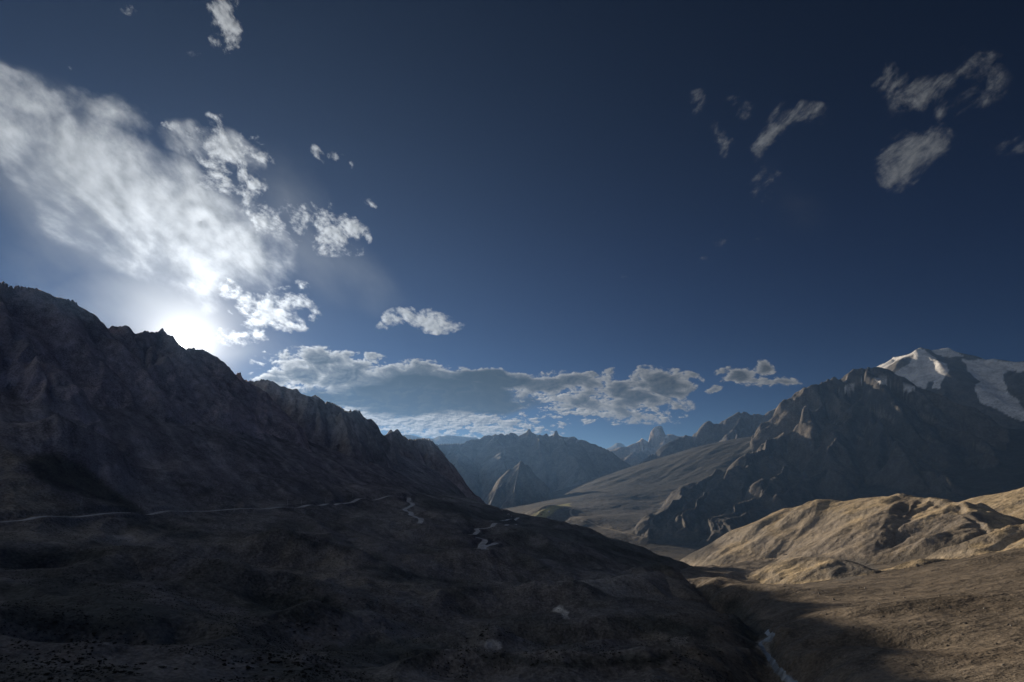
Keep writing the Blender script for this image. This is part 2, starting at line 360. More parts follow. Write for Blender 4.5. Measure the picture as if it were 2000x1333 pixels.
# --- soft folds and cuts of the near ground
def stroke(uvr, amp, width, taper=True):
    P = [place(*q) for q in uvr]; sl = window(P, width*3)
    x, y = Xf[sl], Yf[sl]; best = np.full(x.shape, 1e9, np.float32); A_ = np.zeros_like(best)
    N = len(P)-1
    for i in range(N):
        d, t = seg_dist(*P[i][:2], *P[i+1][:2], x, y)
        s = (i+t)/N; a = np.sin(np.clip(s*0.9+0.05, 0, 1)*np.pi)**0.6 if taper else 1.0
        A_ = np.where(d < best, a, A_); best = np.minimum(best, d)
    best = best+width*0.25*gnoise(x/width, y/width, 5)
    Z[sl] += 2.1*amp*A_*np.exp(-(best/width)**2)
STROKES = [
 ([(395,1052,640),(470,1042,650),(540,1052,660),(620,1075,660),(700,1090,650),(740,1102,650)], 11, 26),
 ([(360,1075,560),(500,1100,560),(640,1118,560)], -6, 30),
 ([(740,1010,900),(860,1050,860),(1000,1085,840)], -6, 35),
 ([(60,893,880),(120,900,900),(190,925,905),(250,965,900)], 22, 45),
 ([(0,1085,520),(120,1095,520),(200,1075,540)], -7, 22),
 ([(100,1110,480),(250,1080,540),(420,1110,520),(560,1135,520),(700,1180,500)], 7, 26),
 ([(0,1225,330),(150,1235,335),(320,1225,345),(430,1205,370)], -8, 17),
 ([(430,1215,370),(560,1195,400),(680,1190,430),(760,1205,440)], 6, 20),
 ([(820,1190,500),(950,1160,570),(1080,1170,560),(1180,1180,560)], 7, 24),
 ([(980,1215,450),(1100,1215,455),(1200,1225,450),(1290,1215,470)], -6, 18),
 ([(800,1235,400),(900,1225,420),(1010,1228,420)], 5, 16),
 ([(900,1285,360),(1000,1290,360),(1150,1298,355),(1250,1290,360),(1330,1255,400)], -6, 13),
 ([(700,1310,320),(900,1320,320),(1100,1325,320),(1300,1310,330),(1400,1290,345)], 5, 14),
 ([(1180,1165,640),(1300,1150,760),(1390,1165,700)], 8, 26),
 ([(1230,1130,860),(1290,1122,900),(1350,1140,860)], 9, 22),
 ([(1395,1160,700),(1450,1190,600),(1500,1235,500),(1530,1290,420)], 9, 20),
 ([(940,1128,700),(1080,1125,730),(1200,1130,760)], -5, 25),
 ([(850,1110,720),(980,1098,800),(1090,1103,800)], 6, 28),
 ([(1380,1130,980),(1480,1160,800),(1570,1165,750)], 5, 30),
 ([(1560,1240,450),(1700,1245,440),(1850,1260,420)], -3, 14),
 ([(1600,1200,540),(1800,1195,560),(1990,1185,580)], 3, 22),
 ([(1880,1104,980),(1950,1092,1000),(2040,1080,1050)], 2.5, 30),
 ([(1100,1040,1350),(1200,1055,1350),(1300,1085,1300)], 6, 60),
 ([(820,1000,1080),(950,1035,1050),(1050,1060,1000),(1180,1090,1000)], 7, 45),
]
for s_ in STROKES: stroke(*s_)
STREAM = [(1585,1400,300),(1545,1335,335),(1520,1300,380),(1500,1275,425),(1495,1255,470),(1478,1225,540),(1440,1195,640),(1400,1165,760),(1350,1140,900),(1320,1125,1010),(1322,1110,1130),(1345,1098,1280),(1362,1088,1500)]
stroke(STREAM[:8], -11, 25, False)
stroke(STREAM[6:], -2.5, 26, True)
stroke(STREAM[:9], -4, 8, False)
stroke(STREAM[8:], -1.2, 8, False)

# --- rolling lumps of the turf
rough = smooth(200, 330, Rg)*(1-smooth(1500, 2600, Rg))
near = rough > 0
lump = np.zeros_like(Z)
xx, yy = Xf[near], Yf[near]
wx = xx+22*gnoise(xx/90, yy/90, 1); wy = yy+22*gnoise(xx/90, yy/90, 2)
q = 9.0*gnoise(wx/170, wy/170, 3)+3.6*(0.25-np.abs(gnoise(wx/70, wy/70, 4)))*2+1.7*gnoise(wx/30, wy/30, 6)+0.55*gnoise(wx/12, wy/12, 8)+0.2*gnoise(xx/5, yy/5, 9)
lump[near] = q
plain = smooth(0.28, 0.42, THg)*(1-smooth(1300, 1500, Rg))      # the smoother plain on the right
Z += (1.8*lump*rough*(1-0.75*plain)).astype(np.float32)

# --- mountains: ridgelines with falling flanks
LAND = []
# how far erosion and overlaps lift each crest, taken off again (photo column: drop)
CORR = {'left_mountain':[(0,2.0),(66,10.2),(105,9.4),(140,10.4),(157,4.1),(166,28.9),(217,9.5),(252,11.4),(301,-5.5),(318,-3.5),(330,-2.9),(346,1.7),(358,5.1),(378,4.6),(395,9.5),(420,27.9),(441,23.2),(469,-0.1),(500,9.7)],'left_ridge':[(535,4.0),(570,5.0),(612,4.8),(644,7.9),(675,6.4),(705,-1.4),(736,18.3),(775,3.4),(810,2.4),(827,0.3),(845,-0.6),(866,-7.8),(897,-2.0),(922,0.1)],'valley_crag':[(958,46.2),(972,45.9),(990,13.1),(1002,2.5),(1012,2.8),(1020,0.1),(1030,1.5),(1040,28.2),(1056,53.6)],'far_mountains':[(890,5.2),(915,2.5),(950,1.9),(971,5.2),(1002,4.3),(1013,3.0),(1036,2.3),(1046,-0.2),(1069,1.5),(1085,1.6),(1100,1.8),(1125,-1.3),(1160,3.0),(1181,2.9)],'tower_peak':[(1230,2.1),(1258,1.8),(1270,20.3),(1290,51.6),(1310,3.2),(1333,1.6)],'shadowed_ridge':[(1272,6.8),(1300,22.5),(1335,4.7),(1370,19.2),(1398,10.0),(1433,20.0),(1444,14.9),(1450,13.0),(1457,9.2),(1475,5.1),(1503,8.5),(1517,19.7),(1538,-0.3),(1559,2.7),(1583,3.1)],'right_mountain':[(1612,45.0),(1629,17.7),(1646,19.3),(1678,17.6),(1695,13.7),(1706,26.3),(1755,33.1)],'snow_mountain':[(1706,1.4),(1748,3.7),(1785,6.3),(1800,3.8),(1825,3.4),(1856,2.2),(1881,15.8),(1912,8.5),(1947,0.8),(2000,1.9)],'sunlit_hill':[(1391,52.3),(1445,37.9),(1488,16.9),(1546,1.2),(1612,2.5),(1640,2.8),(1662,2.1),(1728,3.0),(1760,6.8),(1807,4.6),(1843,6.0),(1887,7.4),(1934,14.1)],'far_sunlit_slope':[(1885,6.7),(1940,3.4),(2000,7.7)],'low_sunlit_ridge':[(1500,26.6),(1555,2.8),(1600,1.5),(1650,2.8),(1700,6.8),(1745,13.6),(1800,4.0),(1870,19.3),(1920,16.9),(2000,4.7)]}
def ridge(name, lines, k, rnd, soft, reach, jag=0.0, jl=30.0):
    LAND.append((name, lines, k, rnd, soft, reach, jag, jl))
ridge('left_mountain', [[(-450,520,1150),(-250,530,1230),(-100,545,1290),(0,551,1330),(66,563,1370),(105,579,1390),(140,587,1410),(157,594,1420),(166,616,1430),(217,635,1470),(252,640,1500),(301,649,1540),(318,645,1550),(330,655,1560),(346,671,1570),(358,681,1580),(378,680,1590),(395,683,1600),(420,703,1610),(441,717,1620),(469,734,1630),(500,746,1640),(530,790,1600),(590,860,1500),(645,908,1430)],
   [(20,625,1280),(60,690,1180),(110,745,1110)],[(312,664,1540),(300,700,1430),(280,750,1330),(285,785,1250)],[(440,727,1620),(470,790,1500),(500,850,1390)],[(160,615,1420),(190,690,1310),(200,750,1220)]], 0.95, 4, 10, 900, 7, 26)
ridge('left_ridge', [[(450,740,1850),(480,745,1820),(535,747,1790),(570,761,1770),(612,773,1760),(644,786,1780),(675,802,1880),(705,807,2050),(736,834,2300),(775,842,2500),(810,860,2620),(827,856,2680),(845,862,2720),(866,888,2760),(897,926,2790),(922,962,2800),(932,990,2780)],
   [(644,786,1780),(675,850,1650)],[(736,834,2300),(765,895,2120)],[(827,866,2680),(850,920,2500)]], 1.35, 6, 12, 1000, 8, 40)
ridge('valley_crag', [[(940,990,6000),(958,970,6060),(972,948,6100),(990,923,6150),(1002,914,6180),(1012,905,6200),(1020,903,6230),(1030,909,6260),(1040,930,6300),(1056,955,6350),(1080,975,6400)],[(1016,904,6210),(1008,950,5850),(990,985,5600)],[(990,923,6150),(975,960,5850)]], 1.25, 22, 18, 1300, 14, 60)
ridge('far_mountains', [[(780,872,8800),(852,868,9000),(890,866,9300),(915,860,9400),(950,853,9500),(971,849,9500),(1002,846,9600),(1013,851,9600),(1036,841,9700),(1046,849,9700),(1069,852,9600),(1085,845,9600),(1100,849,9600),(1125,856,9500),(1160,868,9400),(1181,876,9300),(1230,905,9200)],
   [(971,849,9500),(985,890,8300),(1000,930,7600)],[(1088,852,9500),(1110,880,8700),(1130,915,8000)],[(890,866,9300),(890,910,8000)],[(1040,852,9550),(1060,885,8600)]], 0.62, 20, 22, 4000, 26, 130)
ridge('tower_peak', [[(1150,892,13500),(1195,880,13600),(1230,870,13700),(1258,859,13800),(1270,853,13900),(1290,848,14000),(1310,849,14000),(1333,853,14000),(1370,860,13800)],[(1270,853,13900),(1240,890,12300),(1200,915,11500)]], 0.62, 20, 60, 4500, 22, 160)
ridge('tower_peak', [[(1281,837,13990),(1285,831,14000),(1292,830,14010),(1298,836,14020)]], 3.6, 10, 20, 1200, 10, 60)
ridge('distant_range', [[(700,860,18000),(790,852,18000),(824,855,18000),(845,856,18000),(862,852,18000),(904,855,18000),(925,858,18000),(1000,880,18500)],[(1170,882,22000),(1195,870,22000),(1209,865,22000),(1219,871,22000),(1245,880,22000)]], 0.5, 20, 80, 6000, 25, 250)
ridge('shadowed_ridge', [[(1236,911,8300),(1272,886,8400),(1300,874,8500),(1335,852,8600),(1370,836,8700),(1398,823,8700),(1433,812,8800),(1444,806,8800),(1450,798,8800),(1457,806,8800),(1475,810,8800),(1503,806,8800),(1517,806,8800),(1538,785,8800),(1559,771,8800),(1583,773,8800),(1640,790,8800)],[(1450,800,8800),(1440,850,7900)],[(1559,771,8800),(1530,830,7900)]], 0.72, 12, 60, 3600, 24, 110)
ridge('right_mountain', [[(1496,849,6300),(1527,823,6400),(1580,782,6500),(1612,752,6600),(1629,737,6600),(1646,736,6650),(1678,721,6700),(1695,717,6700),(1706,722,6750),(1755,740,6800),(1807,757,6900),(1870,790,6900),(1950,830,6900),(2050,860,6900),(2250,890,7000)],
   [(1629,737,6600),(1600,790,6250),(1560,832,5900),(1500,880,5450),(1440,915,5000),(1380,965,4400),(1350,1003,3650),(1335,1036,3200)],
   [(1695,717,6700),(1686,760,6450),(1690,805,6150),(1700,822,5950),(1735,848,5700),(1762,888,5300),(1850,945,4700)],
   [(1700,822,5950),(1664,828,5900),(1640,868,5550),(1600,925,4950),(1530,968,4400),(1480,1000,4000),(1445,1024,3500),(1425,1043,3150)],
   [(1629,737,6600),(1650,800,6200),(1640,840,5900)],
   [(1755,740,6800),(1765,790,6400),(1790,830,6000)],[(1870,790,6900),(1880,840,6200),(1930,900,5500)],
   [(1560,880,5400),(1527,918,4900),(1470,975,4250),(1410,1022,3550),(1385,1043,3150)],
   [(1950,830,6900),(1990,890,6000)],
   [(1440,905,5200),(1400,925,4900),(1330,972,4300),(1300,1005,3600),(1280,1033,3200)]], 0.70, 20, 70, 2600, 26, 90)
ridge('snow_mountain', [[(1600,775,10300),(1660,745,10100),(1706,720,9900),(1748,698,9500),(1785,686,9100),(1800,680,9000),(1825,684,9050),(1856,682,9100),(1881,697,9000),(1912,700,8900),(1947,702,8800),(2000,707,8600),(2200,712,8000)],
   [(1800,680,9000),(1830,715,8400),(1860,760,7900),(1890,800,7500)],[(1856,682,9100),(1885,740,8400),(1930,800,7800)],[(2000,707,8600),(1985,745,8100),(1990,790,7600)],[(1785,686,9100),(1768,705,8700),(1762,745,8100)],[(1748,698,9500),(1735,720,9000)]], 0.58, 30, 60, 3500, 20, 140)
ridge('sunlit_hill', [[(1362,1091,2080),(1391,1076,2110),(1445,1043,2140),(1488,1018,2150),(1546,992,2130),(1612,975,2080),(1640,979,2060),(1662,977,2040),(1728,970,1970),(1760,964,1930),(1807,973,1880),(1843,975,1830),(1887,981,1780),(1934,992,1700),(1950,1010,1640)],
   [(1760,964,1930),(1735,1005,1760),(1715,1050,1620)],[(1843,975,1830),(1838,1015,1680),(1820,1050,1560)],[(1887,981,1780),(1905,1005,1640),(1925,1030,1520)]], 0.58, 50, 10, 900, 2.0, 22)
ridge('far_sunlit_slope', [[(1840,992,3100),(1885,979,2950),(1940,965,2750),(2000,951,2500),(2100,925,2300),(2350,890,2100)]], 0.42, 60, 15, 1200, 2, 60)
ridge('low_sunlit_ridge', [[(1432,1143,1170),(1500,1112,1230),(1555,1087,1240),(1600,1089,1190),(1650,1093,1140),(1700,1108,1100),(1745,1107,1110),(1800,1090,1130),(1870,1068,1160),(1920,1050,1180),(2000,1022,1200),(2150,985,1200),(2300,970,1200)]], 0.50, 16, 6, 500, 1.2, 14)

names = ['ground']+list(dict.fromkeys(l[0] for l in LAND))
label = np.zeros(Z.shape, np.int8)
scale = np.full(Z.shape, 60.0, np.float32)     # size of the largest gullies
rockk = np.zeros(Z.shape, np.float32)          # how much bare rock relief
SC = {'left_mountain': 150, 'left_ridge': 210, 'valley_crag': 350, 'far_mountains': 1300, 'tower_peak': 1600, 'distant_range': 2000,
      'shadowed_ridge': 900, 'right_mountain': 720, 'snow_mountain': 900, 'sunlit_hill': 200, 'far_sunlit_slope': 120, 'low_sunlit_ridge': 80}
RK = {'left_mountain': 1.0, 'left_ridge': 1.0, 'valley_crag': 1.0, 'far_mountains': .55, 'tower_peak': .8, 'distant_range': .7,
      'shadowed_ridge': .9, 'right_mountain': 1.0, 'snow_mountain': .45, 'sunlit_hill': .60, 'far_sunlit_slope': .4, 'low_sunlit_ridge': .5}
above = np.full(Z.shape, -1e4, np.float32)     # height of mountain surface over the base
for name, lines, k, rnd, soft, reach, jag, jl in LAND:
    cu, cd = zip(*CORR.get(name, [(0, 0), (1, 0)]))
    for kk, L in enumerate(lines):
        if name != 'tower_peak' or len(lines[0]) > 5: L = [(u_, v_+(float(np.interp(u_, cu, cd)) if kk == 0 or i_ == 0 else 0), r_) for i_, (u_, v_, r_) in enumerate(L)]
        P = [place(*q_) for q_ in L]; sl = window(P, reach)
        x, y = Xf[sl], Yf[sl]
        wl = SC[name]*0.5
        w1 = gnoise(x/wl, y/wl, 11); w2 = gnoise(x/wl, y/wl, 12)
        x = x+w1*wl*0.22; y = y+w2*wl*0.22
        # crest height also wanders
        best = np.full(x.shape, -1e5, np.float32)
        for i in range(len(P)-1):
            d, t = seg_dist(*P[i][:2], *P[i+1][:2], x, y)
            zz = P[i][2]+(P[i+1][2]-P[i][2])*t-k*(np.sqrt(d*d+rnd*rnd)-rnd)
            best = np.maximum(best, zz)
        crest = np.exp(-(np.maximum(0, 0)))
        a = Z[sl].copy(); b = best.astype(np.float32)
        h = np.clip(0.5+0.5*(b-a)/soft, 0, 1)
        Z[sl] = a*(1-h)+b*h+soft*h*(1-h)*0.9
        m = b > a
        li = names.index(name)
        lab = label[sl]; lab[m] = li; label[sl] = lab
        f = smooth(-2.2*soft, 1.5*soft, b-a)
        scale[sl] = scale[sl]*(1-f)+SC[name]*f
        rockk[sl] = rockk[sl]*(1-f)+RK[name]*f

# scree fans below the cliffs and the smooth far slopes still carry faint gullies
fan = smooth(2900, 3300, Rg)*(label == 0)
scale = np.where(label == 0, np.where(Rg > 2900, 420, np.where(Z > -35, 110, 60)), scale).astype(np.float32)
leftscree = (THg < -0.02)*smooth(-70, 40, Z)*(Rg > 500)*(Rg < 3000)*(label == 0)
rockk = np.where(label == 0, 0.30*fan+0.16*leftscree+0.05*(Rg > 300), rockk).astype(np.float32)

def slope_xy(Z):
    zr = np.gradient(Z, RR, axis=0); zt = np.gradient(Z, TH, axis=1)/Rg
    s, c = np.sin(THg), np.cos(THg)
    return (zr*s+zt*c).astype(np.float32), (zr*c-zt*s).astype(np.float32)
def blur(q, n):
    for _ in range(n):
        q = (np.roll(q, 1, 0)+np.roll(q, -1, 0)+2*q)*0.25
        q = (np.roll(q, 1, 1)+np.roll(q, -1, 1)+2*q)*0.25
    return q
gx, gy = slope_xy(Z)
gx = blur(gx, 14); gy = blur(gy, 14)
gm = np.hypot(gx, gy)+1e-4
spacing = np.maximum(Rg*(2*T0/NTH), Rg*DLN*0.7)
EX = np.zeros_like(Z); EY = np.zeros_like(Z)
slp = np.clip(gm, 0, 1.2)
BOOST = np.where(label == names.index('right_mountain'), 1.65, np.where(label == names.index('left_mountain'), 0.85, np.where(label == names.index('left_ridge'), 0.75, 1.0)))
rm_ = label == names.index('right_mountain')
rockk = np.where(rm_, rockk*(0.48+0.52*smooth(-100, 420, Z)), rockk).astype(np.float32)
hu = label == names.index('sunlit_hill')
rockk = np.where(hu, rockk*(0.42+0.75*smooth(deg(27), deg(36), THg)), rockk).astype(np.float32)
for wl in (1600, 800, 400, 200, 100, 50, 25, 12):
    act = smooth(0.45*wl, 0.8*wl, scale)*smooth(2.0, 4.5, wl/spacing)*rockk*(np.abs(THg) < deg(60))
    m = act > 0.01
    if m.sum() < 100: continue
    ux = gx[m]/gm[m]; uy = gy[m]/gm[m]; st = smooth(0.03, 0.35, slp[m])*1.1
    dx = uy*st-EY[m]*0.7; dy = -ux*st+EX[m]*0.7
    e, ex, ey = erosion(Xf[m]/wl+wl*0.13, Yf[m]/wl, dx, dy)
    amp = wl*0.135*(0.12+slp[m])*act[m]*BOOST[m]
    Z[m] += e*amp
    EX[m] += ex*0.6; EY[m] += ey*0.6
# craggy detail on the rock
farr = smooth(3500, 6000, Rg)
CRAG = np.where(label == names.index('left_mountain'), 1.25, np.where(label == names.index('right_mountain'), 1.7, 1-0.35*farr))
for i, wl in enumerate((240, 120, 60, 30, 15, 8)):
    act = smooth(0.7*wl, 1.6*wl, scale)*smooth(2.0, 4.0, wl/spacing)*rockk**1.5
    m = act > 0.01
    if m.sum() < 100: continue
    g = gnoise(Xf[m]/wl, Yf[m]/wl, 20+i)
    Z[m] += (0.35-np.abs(g)*2)*wl*(0.095 if wl > 20 else 0.075)*act[m]*CRAG[m]
TE = (Z/Rg)

# ---- ray to ground
def hit(u, v, rmin=240.0, rmax=9e9):
    th, t = ray(u, v)
    j = np.searchsorted(TH, th)-1; f = (th-TH[j])/(TH[j+1]-TH[j])
    col = TE[:, j]*(1-f)+TE[:, j+1]*f
    ok = np.where((col >= t) & (RR > rmin) & (RR < rmax))[0]
    if len(ok) == 0: return None
    i = ok[0]; a = (t-col[i-1])/(col[i]-col[i-1]+1e-12); a = min(max(a, 0), 1)
    rr = RR[i-1]+(RR[i]-RR[i-1])*a
    return np.array([rr*math.sin(th), rr*math.cos(th), rr*t])
def height(x, y):
    x = np.asarray(x, float); y = np.asarray(y, float)
    rr = np.hypot(x, y); th = np.arctan2(x, y)
    i = np.clip(np.searchsorted(RR, rr)-1, 0, NR-2); j = np.clip(np.searchsorted(TH, th)-1, 0, NT-2)
    a = (rr-RR[i])/(RR[i+1]-RR[i]); b = (th-TH[j])/(TH[j+1]-TH[j])
    return (Z[i, j]*(1-a)+Z[i+1, j]*a)*(1-b)+(Z[i, j+1]*(1-a)+Z[i+1, j+1]*a)*b
# ---------------------------------------------------------------- colours of the land (albedo, with some light and shade painted in)
gx, gy = slope_xy(Z)
gm = np.hypot(gx, gy)
UU, VV = project(X, Y, Z)
UU = UU.astype(np.float32); VV = VV.astype(np.float32)
front = np.abs(THg) < deg(50)
def poly(P, soft=12.0, wob=0.0):
    """soft inside test against an outline on the land"""
    P = np.array(P, np.float32); sel = front & (UU > P[:, 0].min()-3*soft) & (UU < P[:, 0].max()+3*soft) & (VV > P[:, 1].min()-3*soft) & (VV < P[:, 1].max()+3*soft)
    x = UU[sel]; y = VV[sel]
    if wob:
        k = 40.0/Rg[sel]*25
        x = x+wob*gnoise(Xf[sel]/(0.03*Rg[sel].mean()), Yf[sel]/(0.03*Rg[sel].mean()), 31)*2; y = y+wob*gnoise(Xf[sel]/(0.03*Rg[sel].mean()), Yf[sel]/(0.03*Rg[sel].mean()), 33)*2
    ins = np.zeros(x.shape, bool); dm = np.full(x.shape, 1e9, np.float32)
    for i in range(len(P)):
        a = P[i-1]; b = P[i]
        c = ((a[1] > y) != (b[1] > y)) & (x < (b[0]-a[0])*(y-a[1])/(b[1]-a[1]+1e-9)+a[0]); ins ^= c
        d, _ = seg_dist(a[0], a[1], b[0], b[1], x, y); dm = np.minimum(dm, d)
    s = np.where(ins, dm, -dm); out = np.zeros(UU.shape, np.float32); out[sel] = smooth(-soft, soft, s)
    return out
L_ = {nm: label == i for i, nm in enumerate(names)}
n_big = fbm(Xf/260, Yf/260, 40, 4); n_mid = fbm(Xf/60, Yf/60, 44, 4); n_sm = fbm(Xf/14, Yf/14, 48, 3)
n_huge = fbm(Xf/1100, Yf/1100, 52, 5)
C = np.empty(Z.shape+(3,), np.float32)
def setc(c): C[:] = np.array(c, np.float32)
def mixc(m, c):
    m = m[..., None] if m.ndim == 2 else m
    C[:] = C*(1-m)+np.array(c, np.float32)*m
setc((0.108, 0.101, 0.098))
mixc(smooth(-0.1, 0.5, n_big)*0.8, (0.168, 0.156, 0.146))
mixc(smooth(-0.05, 0.45, n_mid-0.5*n_big)*0.75*(Rg < 3000), (0.055, 0.055, 0.050))
mixc(smooth(0.05, 0.35, n_sm)*0.35*(Rg < 2000), (0.05, 0.045, 0.04))
rightside = smooth(0.16, 0.34, THg)*(Rg < 3400)*smooth(200, 300, Rg)
mixc(rightside*0.85, (0.098, 0.080, 0.060))
mixc(rightside*smooth(0.0, 0.5, n_mid)*0.5, (0.065, 0.051, 0.038))
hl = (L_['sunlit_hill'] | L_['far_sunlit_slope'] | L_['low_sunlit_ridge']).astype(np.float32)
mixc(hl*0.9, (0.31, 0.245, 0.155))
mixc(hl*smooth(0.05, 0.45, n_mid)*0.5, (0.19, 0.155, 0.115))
mixc(L_['sunlit_hill']*smooth(0.0, 0.8, n_big+0.5*n_mid+0.9*smooth(1015, 1080, VV)-0.25)*0.6, (0.135, 0.115, 0.098))  # paints the lower face darker, where it turns away from the sun
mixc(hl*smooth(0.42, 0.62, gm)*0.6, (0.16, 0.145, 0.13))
for nm, c, c2 in (('left_mountain', (0.235, 0.205, 0.215), (0.13, 0.125, 0.135)), ('left_ridge', (0.18, 0.165, 0.165), (0.10, 0.10, 0.11)),
              ('valley_crag', (0.085, 0.068, 0.055), (0.05, 0.045, 0.04)), ('far_mountains', (0.09, 0.09, 0.09), (0.06, 0.06, 0.065)), ('tower_peak', (0.17, 0.14, 0.12), (0.10, 0.09, 0.085)),
              ('distant_range', (0.12, 0.12, 0.12), (0.08, 0.08, 0.08)), ('shadowed_ridge', (0.08, 0.08, 0.085), (0.05, 0.05, 0.055)),
              ('right_mountain', (0.075, 0.067, 0.060), (0.032, 0.033, 0.036)), ('snow_mountain', (0.10, 0.095, 0.09), (0.055, 0.055, 0.06))):
    m = L_[nm].astype(np.float32)
    mixc(m, c); mixc(m*smooth(-0.25, 0.45, n_huge+n_mid*0.6)*0.85, c2)
scr = ((label == 0) & (THg < -0.03) & (Z > -60) & (Rg > 600))*smooth(-60, 20, Z)
streak = fbm((Xf*0.66+Yf*0.75)/26, (Xf*0.75-Yf*0.66)/340, 61, 5, 0.6)
mixc(scr*0.85, (0.150, 0.135, 0.142)); mixc(scr*smooth(0.0, 0.45, streak)*0.7, (0.25, 0.225, 0.225)); mixc(scr*smooth(0.1, 0.5, -streak)*0.6, (0.09, 0.083, 0.088))
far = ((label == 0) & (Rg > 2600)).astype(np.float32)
mixc(far*0.92, (0.040, 0.037, 0.035)); mixc(far*smooth(0, 0.5, n_big)*0.5, (0.045, 0.044, 0.041)); mixc(far*smooth(3900, 5200, Rg+500*n_huge)*0.85, (0.030, 0.031, 0.031))  # last mix paints the ridge's shadow onto the upper fan
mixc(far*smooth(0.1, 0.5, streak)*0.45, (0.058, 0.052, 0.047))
# bands and blocks of paler rock
for nm, c in (('right_mountain', (0.13, 0.115, 0.10)), ('left_mountain', (0.33, 0.275, 0.265)), ('left_ridge', (0.26, 0.24, 0.235)), ('shadowed_ridge', (0.10, 0.10, 0.10))):
    sc_ = {'right_mountain': 2.6, 'left_mountain': 0.8, 'left_ridge': 1.0, 'shadowed_ridge': 3.0}[nm]; m_ = L_[nm]
    band = fbm((Xf+0.6*Z)/(60*sc_), (Yf-1.4*Z)/(60*sc_), 77, 5, 0.6)
    mixc(m_*smooth(0.08, 0.42, band)*smooth(0.30, 0.6, gm)*0.75, c)
# snow and ice
snowm = L_['snow_mountain']
cav = smooth(-0.35, 0.35, n_huge*0.6+n_big*0.5)
SN = [([(1700,722),(1750,692),(1790,676),(1815,690),(1830,705),(1850,710),(1852,725),(1838,742),(1815,745),(1808,758),(1780,750),(1745,738),(1712,726)], 5, 1.0),
      ([(1812,680),(1860,678),(1885,697),(1850,699),(1825,694)], 3, 1.0),
      ([(1880,700),(1935,702),(2010,708),(2015,722),(1960,730),(1965,760),(1990,790),(2020,812),(2020,832),(1960,810),(1920,790),(1905,765),(1912,745),(1890,722)], 6, .85),
      ([(1825,745),(1840,738),(1836,755),(1822,756)], 3, .8)]
sno = np.zeros_like(Z)
for P_, sf, w_ in SN: sno = np.maximum(sno, poly(P_, sf, 4)*w_)
sno *= snowm
rk_ = poly([(1752,705),(1785,690),(1783,700),(1768,715),(1745,735),(1720,728)], 4, 5)
sno *= 1-rk_*0.85
sno = smooth(0.30, 0.62, sno*(0.75+0.5*smooth(-0.3, 0.3, n_big)))
for P_ in ([(1650,752),(1664,747),(1670,752),(1658,768),(1650,764)], [(1708,738),(1730,741),(1738,750),(1722,752)], [(1765,752),(1785,753),(1790,760),(1778,766),(1766,762)], [(1670,740),(1688,741),(1684,745)]):
    sno = np.maximum(sno, smooth(0.35, 0.6, poly(P_, 3, 2))*L_['right_mountain'])
farsn = (L_['tower_peak'] | L_['far_mountains'])*smooth(0.12, 0.30, -n_huge+n_big*0.5)*smooth(430, 760, Z)*(gm < 0.75)
mixc(sno, (0.72, 0.76, 0.82)); mixc(farsn*0.7, (0.6, 0.62, 0.66))
# dark crag on the near left mound, outcrops, green fields by the village; shade painted on the sunlit hills
def patch(P_, soft, wob, c, w_): mixc(poly(P_, soft, wob)*w_, c)
near_ = (Rg < 3000)
patch([(45,905),(70,885),(120,885),(165,905),(215,945),(260,975),(290,1005),(220,990),(140,960),(80,945)], 10, 9, (0.042, 0.042, 0.036), .9)
patch([(0,870),(60,890),(30,915),(120,975),(200,1000),(100,1010),(0,1010)], 16, 6, (0.21, 0.18, 0.14), .75)
patch([(1610,1108),(1640,1088),(1690,1095),(1720,1110),(1700,1122),(1650,1135),(1622,1135)], 5, 5, (0.09, 0.085, 0.08), .85)
patch([(1450,1096),(1560,1098),(1660,1094),(1720,1088),(1810,1068),(1925,1040),(1935,1050),(1850,1078),(1760,1102),(1720,1103),(1690,1098),(1650,1090),(1600,1086),(1560,1085),(1500,1108),(1440,1128),(1400,1120)], 5, 5, (0.075, 0.066, 0.056), .8)  # greyish flats, with the shadow strip behind the low ridge painted in
patch([(1700,1010),(1740,990),(1775,1000),(1800,1030),(1850,1000),(1900,1000),(1938,1012),(1925,1036),(1860,1052),(1800,1066),(1740,1078),(1690,1085),(1680,1050)], 9, 9, (0.105, 0.094, 0.085), .75)
patch([(1480,1060),(1560,1030),(1640,1015),(1690,1040),(1660,1080),(1560,1088),(1470,1090)], 14, 12, (0.175, 0.150, 0.125), .6)  # hill's lower face toned down in colour, for its shading
patch([(1735,985),(1765,965),(1800,975),(1790,1000),(1760,1010)], 6, 6, (0.11, 0.09, 0.07), .7)
patch([(1038,1010),(1058,998),(1085,988),(1112,982),(1118,985),(1090,996),(1065,1008)], 2, 4, (0.20, 0.19, 0.08), .8)
patch([(1390,1115),(1500,1105),(1440,1140),(1340,1130)], 10, 6, (0.24, 0.20, 0.16), .6)
# lower skirts of the right-hand mountain are the same dusty brown as its fan
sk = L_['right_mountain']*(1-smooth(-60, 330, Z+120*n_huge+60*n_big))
mixc(sk*0.9, (0.050, 0.045, 0.041)); mixc(sk*smooth(0.35, 0.7, gm)*0.5, (0.055, 0.050, 0.047))
